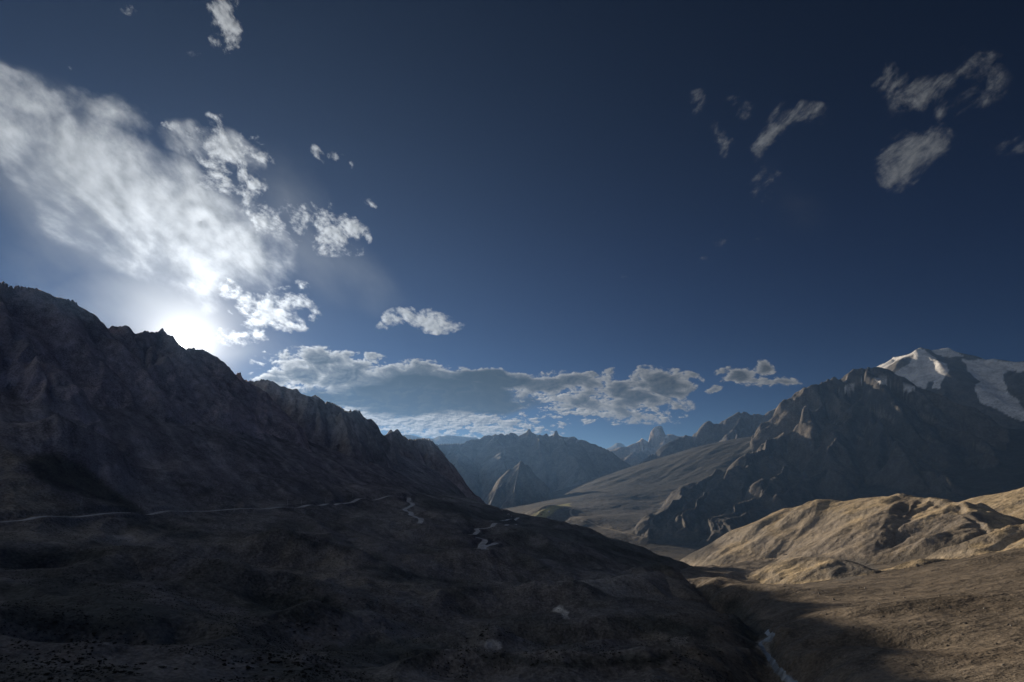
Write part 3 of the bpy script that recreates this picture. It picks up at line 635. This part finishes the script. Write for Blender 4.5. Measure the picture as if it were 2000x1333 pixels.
# shade painted on the valley floor, then heath and bare ground of the near valley
mixc(poly([(1230,1050),(1300,1052),(1385,1052),(1405,1072),(1360,1092),(1330,1098),(1290,1085)], 8, 6)*(Rg > 1500)*0.85, (0.036, 0.033, 0.031))  # floor past the shoulder painted dark, for the shade lying there
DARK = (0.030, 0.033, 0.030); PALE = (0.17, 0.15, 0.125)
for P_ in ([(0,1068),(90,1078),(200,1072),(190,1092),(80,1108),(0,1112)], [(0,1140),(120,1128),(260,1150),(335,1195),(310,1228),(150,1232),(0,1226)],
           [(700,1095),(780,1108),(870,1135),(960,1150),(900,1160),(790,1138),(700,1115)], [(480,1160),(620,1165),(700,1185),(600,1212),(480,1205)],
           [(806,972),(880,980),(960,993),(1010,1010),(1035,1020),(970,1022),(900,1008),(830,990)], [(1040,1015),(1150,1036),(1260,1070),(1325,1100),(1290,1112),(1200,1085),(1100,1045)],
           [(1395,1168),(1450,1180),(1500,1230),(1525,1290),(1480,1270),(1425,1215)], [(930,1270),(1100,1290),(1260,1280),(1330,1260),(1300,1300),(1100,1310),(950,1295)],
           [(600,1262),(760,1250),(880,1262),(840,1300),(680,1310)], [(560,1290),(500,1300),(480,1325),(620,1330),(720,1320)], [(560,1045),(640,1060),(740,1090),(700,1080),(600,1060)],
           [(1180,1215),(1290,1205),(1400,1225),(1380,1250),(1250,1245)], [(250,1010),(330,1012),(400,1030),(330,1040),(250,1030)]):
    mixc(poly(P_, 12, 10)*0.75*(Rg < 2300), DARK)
for P_ in ([(400,1050),(470,1042),(560,1052),(700,1088),(745,1103),(650,1112),(540,1096),(430,1070)], [(520,1100),(700,1125),(900,1150),(860,1165),(700,1145),(520,1118)],
           [(0,1030),(150,1022),(330,1040),(300,1060),(120,1062),(0,1055)], [(780,1090),(900,1078),(1000,1092),(900,1102)], [(1240,1240),(1330,1245),(1345,1262),(1260,1275)]):
    mixc(poly(P_, 12, 9)*0.55*(Rg < 2300), PALE)
patch([(1082,1192),(1092,1186),(1104,1188),(1112,1196),(1110,1205),(1100,1203),(1092,1196)], 2.5, 5, (0.36, 0.35, 0.33), .95)
patch([(946,1266),(955,1256),(970,1250),(983,1252),(980,1264),(966,1271),(952,1271)], 2.5, 5, (0.26, 0.25, 0.24), .9)
patch([(1312,1250),(1325,1242),(1345,1246),(1340,1254),(1322,1256)], 3, 6, (0.22, 0.20, 0.18), .8)
patch([(225,1046),(250,1044),(268,1056),(250,1058),(232,1052)], 3, 6, (0.24, 0.22, 0.21), .8)
patch([(1475,1262),(1483,1250),(1500,1243),(1512,1252),(1500,1262),(1512,1290),(1530,1318),(1560,1332),(1530,1330),(1505,1302)], 4, 5, (0.20, 0.185, 0.17), .7)
C *= (1.75+0.55*(1-smooth(0.10, 0.30, THg))*(Rg < 5000))[..., None]  # lifts the colours, most on the left, to brighten land in shade
C *= (1+0.22*n_sm+0.15*n_mid)[..., None]
C = np.clip(C, 0.012, 0.85)

# ---------------------------------------------------------------- materials
def mat_land():
    m = bpy.data.materials.new('land'); m.use_nodes = True; t = m.node_tree; t.nodes.clear(); g = G(t)
    geo = g.node('ShaderNodeNewGeometry'); P_ = geo.outputs['Position']
    at = g.node('ShaderNodeAttribute', attribute_name='albedo')
    dist = g.v('LENGTH', P_)                                   # all land keeps its grain in proportion to where it lies
    f1 = g.noise(P_, 0.45, 6.0, 0.65); f2 = g.noise(P_, 0.06, 6.0, 0.6); f3 = g.noise(P_, 0.009, 7.0, 0.62)
    k = g.m('ADD', g.m('MULTIPLY', f1, 0.9), g.m('ADD', g.m('MULTIPLY', f2, 0.6), g.m('MULTIPLY', f3, 0.6)))
    k = g.sstep(k, 0.80, 1.30, 0.48, 1.52)
    col = g.mix(1.0, at.outputs['Color'], k, 'MULTIPLY')
    b = g.node('ShaderNodeBsdfPrincipled'); g.put(b.inputs['Base Color'], col); b.inputs['Roughness'].default_value = 0.85
    b.inputs['Specular IOR Level'].default_value = 0.22
    # relief: clods and stones, hummocks, gullies
    hgt = g.m('ADD', g.m('MULTIPLY', f1, 0.5), g.m('ADD', g.m('MULTIPLY', f2, 4.0), g.m('MULTIPLY', f3, 22.0)))
    bp = g.node('ShaderNodeBump'); g.put(bp.inputs['Height'], hgt); bp.inputs['Strength'].default_value = 0.9; bp.inputs['Distance'].default_value = 1.0
    g.put(b.inputs['Normal'], bp.outputs[0])
    o = g.node('ShaderNodeOutputMaterial'); g.put(o.inputs[0], b.outputs[0])
    return m
def mat_plain(name, c, rough=0.9, var=0.2, scale=2.0, metal=0.0):
    m = bpy.data.materials.new(name); m.use_nodes = True; t = m.node_tree; t.nodes.clear(); g = G(t)
    geo = g.node('ShaderNodeTexCoord')
    n = g.noise(geo.outputs['Object'], scale, 5.0, 0.6)
    col = g.mix(1.0, c, g.sstep(n, 0.3, 0.7, 1-var, 1+var), 'MULTIPLY')
    b = g.node('ShaderNodeBsdfPrincipled'); g.put(b.inputs['Base Color'], col); b.inputs['Roughness'].default_value = rough
    b.inputs['Metallic'].default_value = metal
    bp = g.node('ShaderNodeBump'); g.put(bp.inputs['Height'], n); bp.inputs['Strength'].default_value = 0.4; bp.inputs['Distance'].default_value = 0.05
    g.put(b.inputs['Normal'], bp.outputs[0])
    o = g.node('ShaderNodeOutputMaterial'); g.put(o.inputs[0], b.outputs[0])
    return m
M_LAND = mat_land()
M_ROAD = mat_plain('road_gravel', (0.66, 0.65, 0.64), 0.55, 0.25, 0.15)
M_TRACK = mat_plain('track_dust', (0.30, 0.26, 0.21), 0.9, 0.2, 0.05)
M_PAN = mat_plain('dry_pan', (0.42, 0.40, 0.37), 0.9, 0.25, 0.12)
M_WATER = mat_plain('stream_water', (0.12, 0.13, 0.14), 0.3, 0.3, 0.3)
M_WOOD = mat_plain('weathered_wood', (0.48, 0.46, 0.43), 0.85, 0.25, 3.0)
M_STONE = mat_plain('boulder_stone', (0.16, 0.14, 0.12), 0.9, 0.35, 1.2)
M_PALE = mat_plain('pale_stone', (0.38, 0.35, 0.31), 0.9, 0.25, 1.2)
M_SHRUB = mat_plain('dark_shrub', (0.030, 0.030, 0.022), 0.95, 0.4, 3.0)
M_WHITE = mat_plain('whitewash', (0.62, 0.60, 0.56), 0.85, 0.12, 1.5)
M_DARK = mat_plain('dark_timber', (0.07, 0.055, 0.045), 0.8, 0.2, 2.0)
M_CLAY = mat_plain('clay_roof', (0.24, 0.19, 0.14), 0.9, 0.2, 1.0)

def tag(o, label=None, cat=None, group=None, kind=None):
    if label: o['label'] = label
    if cat: o['category'] = cat
    if group: o['group'] = group
    if kind: o['kind'] = kind
    return o
def link(name, me, mat, parent=None):
    if mat is not None and not me.materials: me.materials.append(mat)
    o = bpy.data.objects.new(name, me); COL.objects.link(o)
    if parent is not None: o.parent = parent
    return o

# ---------------------------------------------------------------- roads: traced on the land and cut into it
def trace(uv, step, rmin=240, rmax=9e9):
    P = [hit(u, v, rmin, rmax) for u, v in uv]; P = [p for p in P if p is not None]
    P = np.array(P); out = []
    for it in range(1):                       # round the corners
        q = [P[0]]
        for a, b in zip(P[:-1], P[1:]): q += [a*0.78+b*0.22, a*0.22+b*0.78]
        q.append(P[-1]); P = np.array(q)
    s = np.concatenate([[0], np.cumsum(np.hypot(*(P[1:, :2]-P[:-1, :2]).T))])
    t = np.arange(0, s[-1], step)
    R_ = np.stack([np.interp(t, s, P[:, k]) for k in range(3)], 1)
    return R_
def run_smooth(z, n=9):
    k = np.hanning(n+2)[1:-1]; k /= k.sum()
    return np.convolve(np.pad(z, n//2, mode='edge'), k, mode='valid')
def carve(R_, half, blend):
    """bench the land to the road"""
    z = run_smooth(height(R_[:, 0], R_[:, 1]), 7)
    for i in range(len(R_)-1):
        a, b = R_[i], R_[i+1]
        rr = np.hypot(*a[:2]); tt = math.atan2(a[0], a[1]); rad = half+blend+np.hypot(*(b-a)[:2])
        i0, i1 = np.searchsorted(RR, [rr-rad, rr+rad]); j0, j1 = np.searchsorted(TH, [tt-rad/rr, tt+rad/rr])
        sl = (slice(i0, i1), slice(j0, j1))
        if i1 <= i0 or j1 <= j0: continue
        d, t = seg_dist(a[0], a[1], b[0], b[1], X[sl], Y[sl])
        f = 1-smooth(half, half+blend, d)
        near_seg = d < cdist[sl]
        cz = z[i]+(z[i+1]-z[i])*t
        ct[sl] = np.where(near_seg, cz, ct[sl]); cf[sl] = np.maximum(cf[sl], f); cdist[sl] = np.where(near_seg, d, cdist[sl])
    return z
cdist = np.full(Z.shape, 1e9); ct = np.zeros(Z.shape); cf = np.zeros(Z.shape)
ROADS = [
 ('road', [(-60,1024),(0,1018),(60,1016),(150,1009),(240,1002),(345,996),(450,994),(555,991),(590,990),(640,984),(690,977),(740,974),(785,971)], 4.6, M_ROAD, 500, 1500),
 ('road', [(797,971),(800,974),(797,980),(806,984),(806,988),(790,994),(792,998),(804,1001),(802,1006),(812,1010),(823,1014),(822,1019),(819,1024)], 4.2, M_ROAD, 500, 1700),
 ('road', [(1007,1024),(970,1028),(930,1031),(931,1034),(934,1038),(930,1041),(917,1045)], 4.0, M_ROAD, 600, 1500),
 ('road', [(928,1048),(945,1053),(948,1056),(940,1063),(932,1071)], 5.0, M_ROAD, 600, 1500),
 ('road', [(947,1074),(941,1070),(950,1066),(965,1062),(969,1060)], 5.0, M_ROAD, 600, 1500),
 ('road', [(979,1018),(990,1016),(993,1014),(1012,1011)], 4.0, M_ROAD, 600, 2300),
 ('track', [(1092,994),(1110,996),(1121,993),(1113,999),(1117,1008),(1135,1015),(1160,1022),(1200,1036),(1235,1044),(1260,1050)], 7.0, M_TRACK, 2300, 6000),
]
road_data = []
for nm, uv, half, mt, r0, r1 in ROADS:
    R_ = trace(uv, 4.0 if r0 < 2000 else 12.0, r0, r1)
    z = carve(R_, half*1.15, half*1.6); R_[:, 2] = z
    road_data.append((nm, R_, half, mt))
Z[:] = Z*(1-cf)+(ct-0.25)*cf
TE = Z/Rg

def ribbon(name, R_, half, mat, lift):
    T = np.gradient(R_[:, :2], axis=0); T /= np.linalg.norm(T, axis=1, keepdims=True)+1e-9
    Nn = np.stack([-T[:, 1], T[:, 0]], 1); n = len(R_); K_ = 5
    V = []
    hs = half*(1+0.12*np.array([gnoise(np.array([i*0.21]), np.array([0.5]), 70)[0] for i in range(n)]))
    for k in range(K_):
        o = (k/(K_-1)*2-1)
        p = R_[:, :2]+Nn*(o*hs)[:, None]
        z = R_[:, 2]+lift-0.35*abs(o)**3
        V.append(np.column_stack([p, z]))
    V = np.stack(V, 1).reshape(-1, 3)
    i = np.arange(n-1)[:, None]*K_+np.arange(K_-1)[None]
    F = np.stack([i, i+K_, i+K_+1, i+1], -1).reshape(-1, 4)
    me = bpy.data.meshes.new(name); me.from_pydata(V.tolist(), [], F.tolist()); me.update()
    return tag(link(name, me, mat), kind='structure')

# ---------------------------------------------------------------- the land as meshes
gx, gy = slope_xy(Z)
NRM = np.stack([-gx, -gy, np.ones_like(gx)], -1); NRM /= np.linalg.norm(NRM, axis=-1, keepdims=True)
VERT = np.stack([X, Y, Z], -1).reshape(-1, 3).astype(np.float32); NRMf = NRM.reshape(-1, 3).astype(np.float32)
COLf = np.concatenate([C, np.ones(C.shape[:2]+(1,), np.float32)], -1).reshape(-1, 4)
idx = np.arange(NR*NT).reshape(NR, NT)
QUAD = np.stack([idx[:-1, :-1], idx[:-1, 1:], idx[1:, 1:], idx[1:, :-1]], -1)
flab = label[:-1, :-1]
for li, nm in enumerate(names):
    Fq = QUAD[flab == li]
    if len(Fq) == 0: continue
    used = np.zeros(NR*NT, bool); used[Fq.ravel()] = True
    remap = np.cumsum(used)-1; vi = np.where(used)[0]
    me = bpy.data.meshes.new(nm)
    me.vertices.add(len(vi)); me.vertices.foreach_set('co', VERT[vi].ravel())
    me.loops.add(len(Fq)*4); me.loops.foreach_set('vertex_index', remap[Fq].ravel().astype(np.int32))
    me.polygons.add(len(Fq)); me.polygons.foreach_set('loop_start', np.arange(0, len(Fq)*4, 4, dtype=np.int32))
    me.update(calc_edges=True)
    me.polygons.foreach_set('use_smooth', np.ones(len(Fq), bool))
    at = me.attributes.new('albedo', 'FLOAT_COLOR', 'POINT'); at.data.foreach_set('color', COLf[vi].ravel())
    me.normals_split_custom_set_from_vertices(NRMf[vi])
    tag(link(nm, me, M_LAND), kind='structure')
for nm, R_, half, mt in road_data: ribbon(nm, R_, half, mt, 0.12)

# stream in the gully
TE = Z/Rg
R_ = trace([(1572,1350),(1548,1334),(1530,1322),(1516,1308),(1510,1296),(1501,1282),(1491,1270),(1483,1259),(1489,1251),(1503,1247),(1511,1250),(1506,1240),(1497,1233)], 1.2, 240, 700)
def water(R_, half):
    T = np.gradient(R_[:, :2], axis=0); T /= np.linalg.norm(T, axis=1, keepdims=True)+1e-9
    Nn = np.stack([-T[:, 1], T[:, 0]], 1); n = len(R_); s_ = np.arange(n)*0.33
    V = []
    for k, o in enumerate((-1, -0.4, 0.4, 1)):
        hw = half*(0.75+0.9*np.abs(gnoise(s_, np.full(n, 3.3*(k > 1)), 71)))
        p = R_[:, :2]+Nn*(o*hw)[:, None]
        V.append(np.column_stack([p, height(p[:, 0], p[:, 1])+(0.16 if abs(o) < 1 else 0.05)]))
    V = np.stack(V, 1).reshape(-1, 3); i = np.arange(n-1)[:, None]*4+np.arange(3)[None]
    F = np.stack([i, i+4, i+5, i+1], -1).reshape(-1, 4)
    me = bpy.data.meshes.new('stream'); me.from_pydata(V.tolist(), [], F.tolist()); me.update()
    tag(link('stream', me, M_WATER), kind='structure')
water(R_, 1.5)

# ---------------------------------------------------------------- things that stand on the land
rnd_ = random.Random(5)
def bmesh_obj(name, bm, mat, parent=None, loc=None):
    me = bpy.data.meshes.new(name); bm.to_mesh(me); bm.free()
    o = link(name, me, mat, parent)
    if loc is not None: o.location = loc
    return o
def box(bm, x0, x1, y0, y1, z0, z1):
    v = [bm.verts.new(p) for p in ((x0,y0,z0),(x1,y0,z0),(x1,y1,z0),(x0,y1,z0),(x0,y0,z1),(x1,y0,z1),(x1,y1,z1),(x0,y1,z1))]
    for f in ((3,2,1,0),(4,5,6,7),(0,1,5,4),(1,2,6,5),(2,3,7,6),(3,0,4,7)): bm.faces.new([v[i] for i in f])
def cyl(bm, x, y, z0, z1, r0, r1, n=8):
    a = [bm.verts.new((x+r0*math.cos(i*2*math.pi/n), y+r0*math.sin(i*2*math.pi/n), z0)) for i in range(n)]
    b_ = [bm.verts.new((x+r1*math.cos(i*2*math.pi/n), y+r1*math.sin(i*2*math.pi/n), z1)) for i in range(n)]
    for i in range(n): bm.faces.new((a[i], a[(i+1) % n], b_[(i+1) % n], b_[i]))
    bm.faces.new(b_); bm.faces.new(a[::-1])
def empty(name, loc, rz=0.0):
    o = bpy.data.objects.new(name, None); COL.objects.link(o); o.location = loc; o.rotation_euler = (0, 0, rz); o.empty_display_size = 1.0
    return o
def copy_tree(o, parent=None):
    c = o.copy(); COL.objects.link(c); c.parent = parent
    for ch in o.children: copy_tree(ch, c)
    return c
def ground(x, y): return float(height(x, y))

# utility poles beside the road
def make_pole():
    t = empty('utility_pole', (0, 0, 0))
    bm = bmesh.new(); cyl(bm, 0, 0, -0.8, 8.6, 0.24, 0.17, 10); bmesh_obj('pole_shaft', bm, M_WOOD, t)
    bm = bmesh.new(); box(bm, -0.95, 0.95, 0.215, 0.345, 7.95, 8.09); arm = bmesh_obj('crossarm', bm, M_WOOD, t)
    for x in (-0.85, 0.85, 0.3):
        bm = bmesh.new(); cyl(bm, x, 0.28, 8.09, 8.2, 0.035, 0.035, 6); cyl(bm, x, 0.28, 8.201, 8.36, 0.07, 0.05, 8); bmesh_obj('insulator', bm, M_WHITE, arm)
    return t
POLES = [((154,1006), 'leaning timber pole by the road just below the dark crag, leftmost of the line'),
 ((271,998), 'timber pole on the pale slope where the road leaves the dark crag'),
 ((457,1001), 'lone timber pole just below the straight middle stretch of road'),
 ((561,990), 'left of the two poles standing close together beside the road'),
 ((588,989), 'right of the two poles standing close together beside the road'),
 ((636,984), 'timber pole where the road bends up past the pair of poles'),
 ((688,978), 'rightmost timber pole, on the road before the first hairpin')]
proto = None
for i, ((u, v), lab) in enumerate(POLES):
    p = hit(u, v, 500, 1500)
    n_ = np.array([p[0], p[1]])/np.hypot(p[0], p[1]); p[:2] += n_*(9 if i != 2 else 0)
    o = make_pole() if proto is None else copy_tree(proto)
    if proto is None: proto = o
    o.location = (p[0], p[1], ground(p[0], p[1])); o.rotation_euler = (math.radians(rnd_.uniform(-2, 2)), math.radians((7, -2, 3, 0, 1, -3, 2)[i]), math.radians(rnd_.uniform(60, 100)))
    tag(o, lab, 'utility pole', 'timber poles along the road')

# small whitewashed huts on the shoulder and flat-roofed houses of the village
def make_house(w, d, h, wallm):
    t = empty('house', (0, 0, 0))
    bm = bmesh.new(); box(bm, -w/2, w/2, -d/2, d/2, -2.5, h); wl = bmesh_obj('wall', bm, wallm, t)
    bm = bmesh.new(); box(bm, -w/2-0.25, w/2+0.25, -d/2-0.25, d/2+0.25, h+0.003, h+0.35); bmesh_obj('roof', bm, M_CLAY, t)
    bm = bmesh.new(); box(bm, -0.5, 0.5, -d/2-0.06, -d/2+0.1, 0.0, 1.9); bmesh_obj('door', bm, M_DARK, t)
    for x in (-w*0.32, w*0.32):
        bm = bmesh.new(); box(bm, x-0.45, x+0.45, -d/2-0.05, -d/2+0.1, 1.0, 1.95); wn = bmesh_obj('window', bm, M_DARK, t)
        bm = bmesh.new(); box(bm, x-0.6, x+0.6, -d/2-0.12, -d/2-0.053, 1.95, 2.1); bmesh_obj('lintel', bm, M_WOOD, wn)
    return t
HOUSES = [((980,998), 6, 5, 3.6, M_WHITE, 1500, 2600, 'white hut alone on the dark shoulder above the upper track'),
 ((993,1006), 5, 4.5, 3.0, M_WHITE, 1400, 2600, 'smaller white hut beside the short track at the end of the shoulder'),
 ((998,1009), 4, 4, 2.2, M_PALE, 1400, 2600, 'low pale stone hut just below the smaller white hut'),
 ((1098,993), 18, 9, 7, M_CLAY, 2300, 6000, 'long brown house at the upper end of the track across the valley'),
 ((1072,1000), 11, 9, 6, M_WHITE, 2300, 6000, 'white house among the green fields across the valley'),
 ((1057,1006), 10, 9, 6, M_CLAY, 2300, 6000, 'brown house at the lowest corner of the green fields')]
for (u, v), w, d, h, m_, r0, r1, lab in HOUSES:
    p = hit(u, v, r0, r1)
    if p is None: continue
    o = make_house(w, d, h, m_); o.location = (p[0], p[1], ground(p[0], p[1])); o.rotation_euler[2] = -math.atan2(p[0], p[1])+rnd_.uniform(-0.4, 0.4)
    tag(o, lab, 'house')

# boulders of the plain and the low dark cushions of the near turf
def rock_mesh(name, seed, sub, flat, rough_):
    bm = bmesh.new(); bmesh.ops.create_icosphere(bm, subdivisions=sub, radius=1.0)
    R2 = random.Random(seed); off = Vector((R2.random()*50, R2.random()*50, 0))
    from mathutils import noise as mn
    cuts = [(Vector((R2.uniform(-1, 1), R2.uniform(-1, 1), R2.uniform(-0.2, 1))).normalized(), R2.uniform(0.55, 0.85)) for _ in range(6)]
    for v in bm.verts:
        for n_, d_ in cuts:
            q_ = v.co.dot(n_)
            if q_ > d_: v.co -= n_*(q_-d_)
        v.co *= 1+rough_*mn.noise(v.co*1.7+off); v.co.z *= flat
    me = bpy.data.meshes.new(name); bm.to_mesh(me); bm.free(); return me
BM = [rock_mesh('boulder', 10+i, 2, 0.72, 0.35) for i in range(4)]
BP = []
for m_ in BM: c_ = m_.copy(); c_.materials.append(M_PALE); m_.materials.append(M_STONE); BP.append(c_)
DARKB = [(1614,1200),(1856,1189),(1816,1194),(1876,1196),(1970,1221),(1887,1219),(1809,1234),(1793,1223),(1666,1227),(1746,1160),(1782,1299),(1947,1259),(1930,1277),(1628,1172),(1532,1147),(1698,1262),(1905,1205),(1850,1262),(1990,1190),(1725,1205),(1580,1180),(1835,1165),(1905,1150),(1640,1285)]
PALEB = [(1923,1189),(1717,1180),(1767,1169),(1975,1223),(1880,1240),(1690,1150),(1960,1300),(1600,1160)]
for lst, mm, lab, sz in ((DARKB, BM, 'dark brown boulder lying on the bare sunlit plain', (0.7, 1.25)), (PALEB, BP, 'pale grey boulder standing out on the brown plain', (0.7, 1.0))):
    for k, (u, v) in enumerate(lst):
        p = hit(u, v, 250, 1300)
        o = link('boulder', mm[k % 4], None); s_ = rnd_.uniform(*sz)*max(1.0, np.hypot(p[0], p[1])/560)
        o.scale = (s_, s_*rnd_.uniform(.7, 1.1), s_*rnd_.uniform(.8, 1.1)); o.rotation_euler[2] = rnd_.uniform(0, 6.28)
        o.location = (p[0], p[1], ground(p[0], p[1])+0.25*s_)
        tag(o, lab, 'boulder', 'dark boulders on the plain' if mm is BM else 'pale boulders on the plain')
def shrub_mesh(seed):
    R2 = random.Random(seed); bm = bmesh.new()
    for k in range(26):                      # stubby sprigs spread over a low dome
        a = R2.uniform(0, 6.28); q_ = R2.random()**0.5; x, y = q_*math.cos(a), q_*math.sin(a); z = 0.55*math.sqrt(max(0.02, 1-q_*q_))
        w_ = R2.uniform(.16, .30); tip = Vector((x*1.15+R2.uniform(-.1, .1), y*1.15+R2.uniform(-.1, .1), z+R2.uniform(.1, .3)))
        b0 = [bm.verts.new((x*.75+w_*math.cos(a+j*2.1), y*.75+w_*math.sin(a+j*2.1), z*.45-.1)) for j in range(3)]
        t_ = bm.verts.new(tip)
        for j in range(3): bm.faces.new((b0[j], b0[(j+1) % 3], t_))
    me = bpy.data.meshes.new('cushion_shrub'); bm.to_mesh(me); bm.free(); me.materials.append(M_SHRUB); return me
SM = [shrub_mesh(40+i) for i in range(5)]
R3 = random.Random(9); n_s = 0
CL = [(560,1300,90,30,95),(600,1225,60,12,22),(250,1120,150,30,12),(450,1130,90,12,16),(160,1250,150,50,26),(230,1310,150,20,26),(960,1240,40,12,16),(1240,1150,90,14,16),(700,1180,100,16,14),(1420,1190,30,30,14),(1330,1290,90,25,18)]
WH = {(560,1300): 'in the thick patch at the bottom edge left of centre', (600,1225): 'on the slope just above the thick bottom patch', (250,1120): 'on the left slope under the long road',
 (450,1130): 'below the pale mound left of centre', (160,1250): 'in the dark hollow at lower left', (230,1310): 'along the bottom edge at far left', (960,1240): 'around the rounder of the two pale pans',
 (1240,1150): 'on the hummocks between the pans and the gully', (700,1180): 'on the low ridge left of the upper pale pan', (1420,1190): 'on the dark bank above the stream gully', (1330,1290): 'on the rise left of the stream at the bottom'}
for cu, cv, su, sv, cnt in CL:
    where = WH[(cu, cv)]
    for k in range(cnt):
        u = R3.gauss(cu, su*0.6); v = R3.gauss(cv, sv*0.6)
        if not (5 < u < 1995 and v < 1330): continue
        p = hit(u, v, 240, 1300)
        if p is None: continue
        o = link('cushion_shrub', SM[k % 5], None); s_ = R3.uniform(0.6, 1.15)
        o.scale = (s_*R3.uniform(1, 1.6), s_, s_*R3.uniform(.6, .9)); o.rotation_euler[2] = R3.uniform(0, 6.28)
        o.location = (p[0], p[1], ground(p[0], p[1])+0.02); n_s += 1
        tag(o, 'low dark cushion shrub '+where, 'shrub', 'cushion shrubs '+where)
# countless small tufts and stones
def scatter(name, count, uv, shape, mat, size, seed):
    R4 = np.random.RandomState(seed); base, faces = shape; V = []; F = []; nb = len(base); k = 0
    rr = np.exp(R4.uniform(math.log(uv[2]), math.log(uv[3]), count)); th = R4.uniform(math.radians(uv[0]), math.radians(uv[1]), count)
    x = rr*np.sin(th); y = rr*np.cos(th)
    keep = gnoise(x/45, y/45, 90)+0.6*gnoise(x/14, y/14, 91) > uv[4]; x, y = x[keep], y[keep]; z = height(x, y)
    n = len(x); s_ = size[0]+(size[1]-size[0])*R4.rand(n)**2; a = R4.rand(n)*6.28
    B = np.array(base); jit = 1+0.35*(R4.rand(n, nb, 3)-0.5)
    P = B[None]*jit*s_[:, None, None]; ca, sa = np.cos(a)[:, None], np.sin(a)[:, None]
    px = P[..., 0]*ca-P[..., 1]*sa+x[:, None]; py = P[..., 0]*sa+P[..., 1]*ca+y[:, None]; pz = P[..., 2]+z[:, None]
    V = np.stack([px, py, pz], -1).reshape(-1, 3)
    F = (np.array(faces)[None]+np.arange(n)[:, None, None]*nb).reshape(-1, len(faces[0]))
    me = bpy.data.meshes.new(name); me.vertices.add(len(V)); me.vertices.foreach_set('co', V.ravel().astype(np.float32))
    me.loops.add(F.size); me.loops.foreach_set('vertex_index', F.ravel().astype(np.int32)); me.polygons.add(len(F))
    me.polygons.foreach_set('loop_start', np.arange(0, F.size, F.shape[1], dtype=np.int32)); me.update(calc_edges=True)
    tag(link(name, me, mat), kind='stuff')
OCT = ([(1,0,0),(0,1,0),(-1,0,0),(0,-1,0),(0.1,0.1,0.6),(0,0,-0.5)], [(0,1,4),(1,2,4),(2,3,4),(3,0,4),(1,0,5),(2,1,5),(3,2,5),(0,3,5)])
scatter('turf_tufts', 60000, (-44, 20, 240, 1100, -0.05), OCT, M_SHRUB, (0.18, 0.75), 3)
scatter('plain_tufts', 9000, (16, 44, 240, 900, 0.02), OCT, M_SHRUB, (0.12, 0.42), 4)
scatter('loose_stones', 6000, (10, 44, 240, 1100, -0.1), OCT, M_PALE, (0.10, 0.40), 5)
scatter('turf_stones', 4000, (-44, 12, 240, 1000, 0.0), OCT, M_STONE, (0.15, 0.45), 6)

# ---------------------------------------------------------------- haze: one closed box of thin air
def haze():
    zt = float(Z.max())+60; zb = float(Z.min())-1.0; e_ = 41500.0
    bm = bmesh.new(); bmesh.ops.create_cube(bm, size=1.0)
    for v in bm.verts: v.co = Vector((v.co.x*2*e_, v.co.y*2*e_, zb if v.co.z < 0 else zt))
    me = bpy.data.meshes.new('haze'); bm.to_mesh(me); bm.free()
    m = bpy.data.materials.new('haze_air'); m.use_nodes = True; t = m.node_tree; t.nodes.clear(); g = G(t)
    v = g.node('ShaderNodeVolumePrincipled'); v.inputs['Color'].default_value = (0.26, 0.51, 1.0, 1)
    v.inputs['Density'].default_value = HAZE; v.inputs['Anisotropy'].default_value = 0.5
    o = g.node('ShaderNodeOutputMaterial'); g.put(o.inputs['Volume'], v.outputs[0])
    tag(link('haze', me, m), kind='stuff')
HAZE = 2.3e-5
haze()
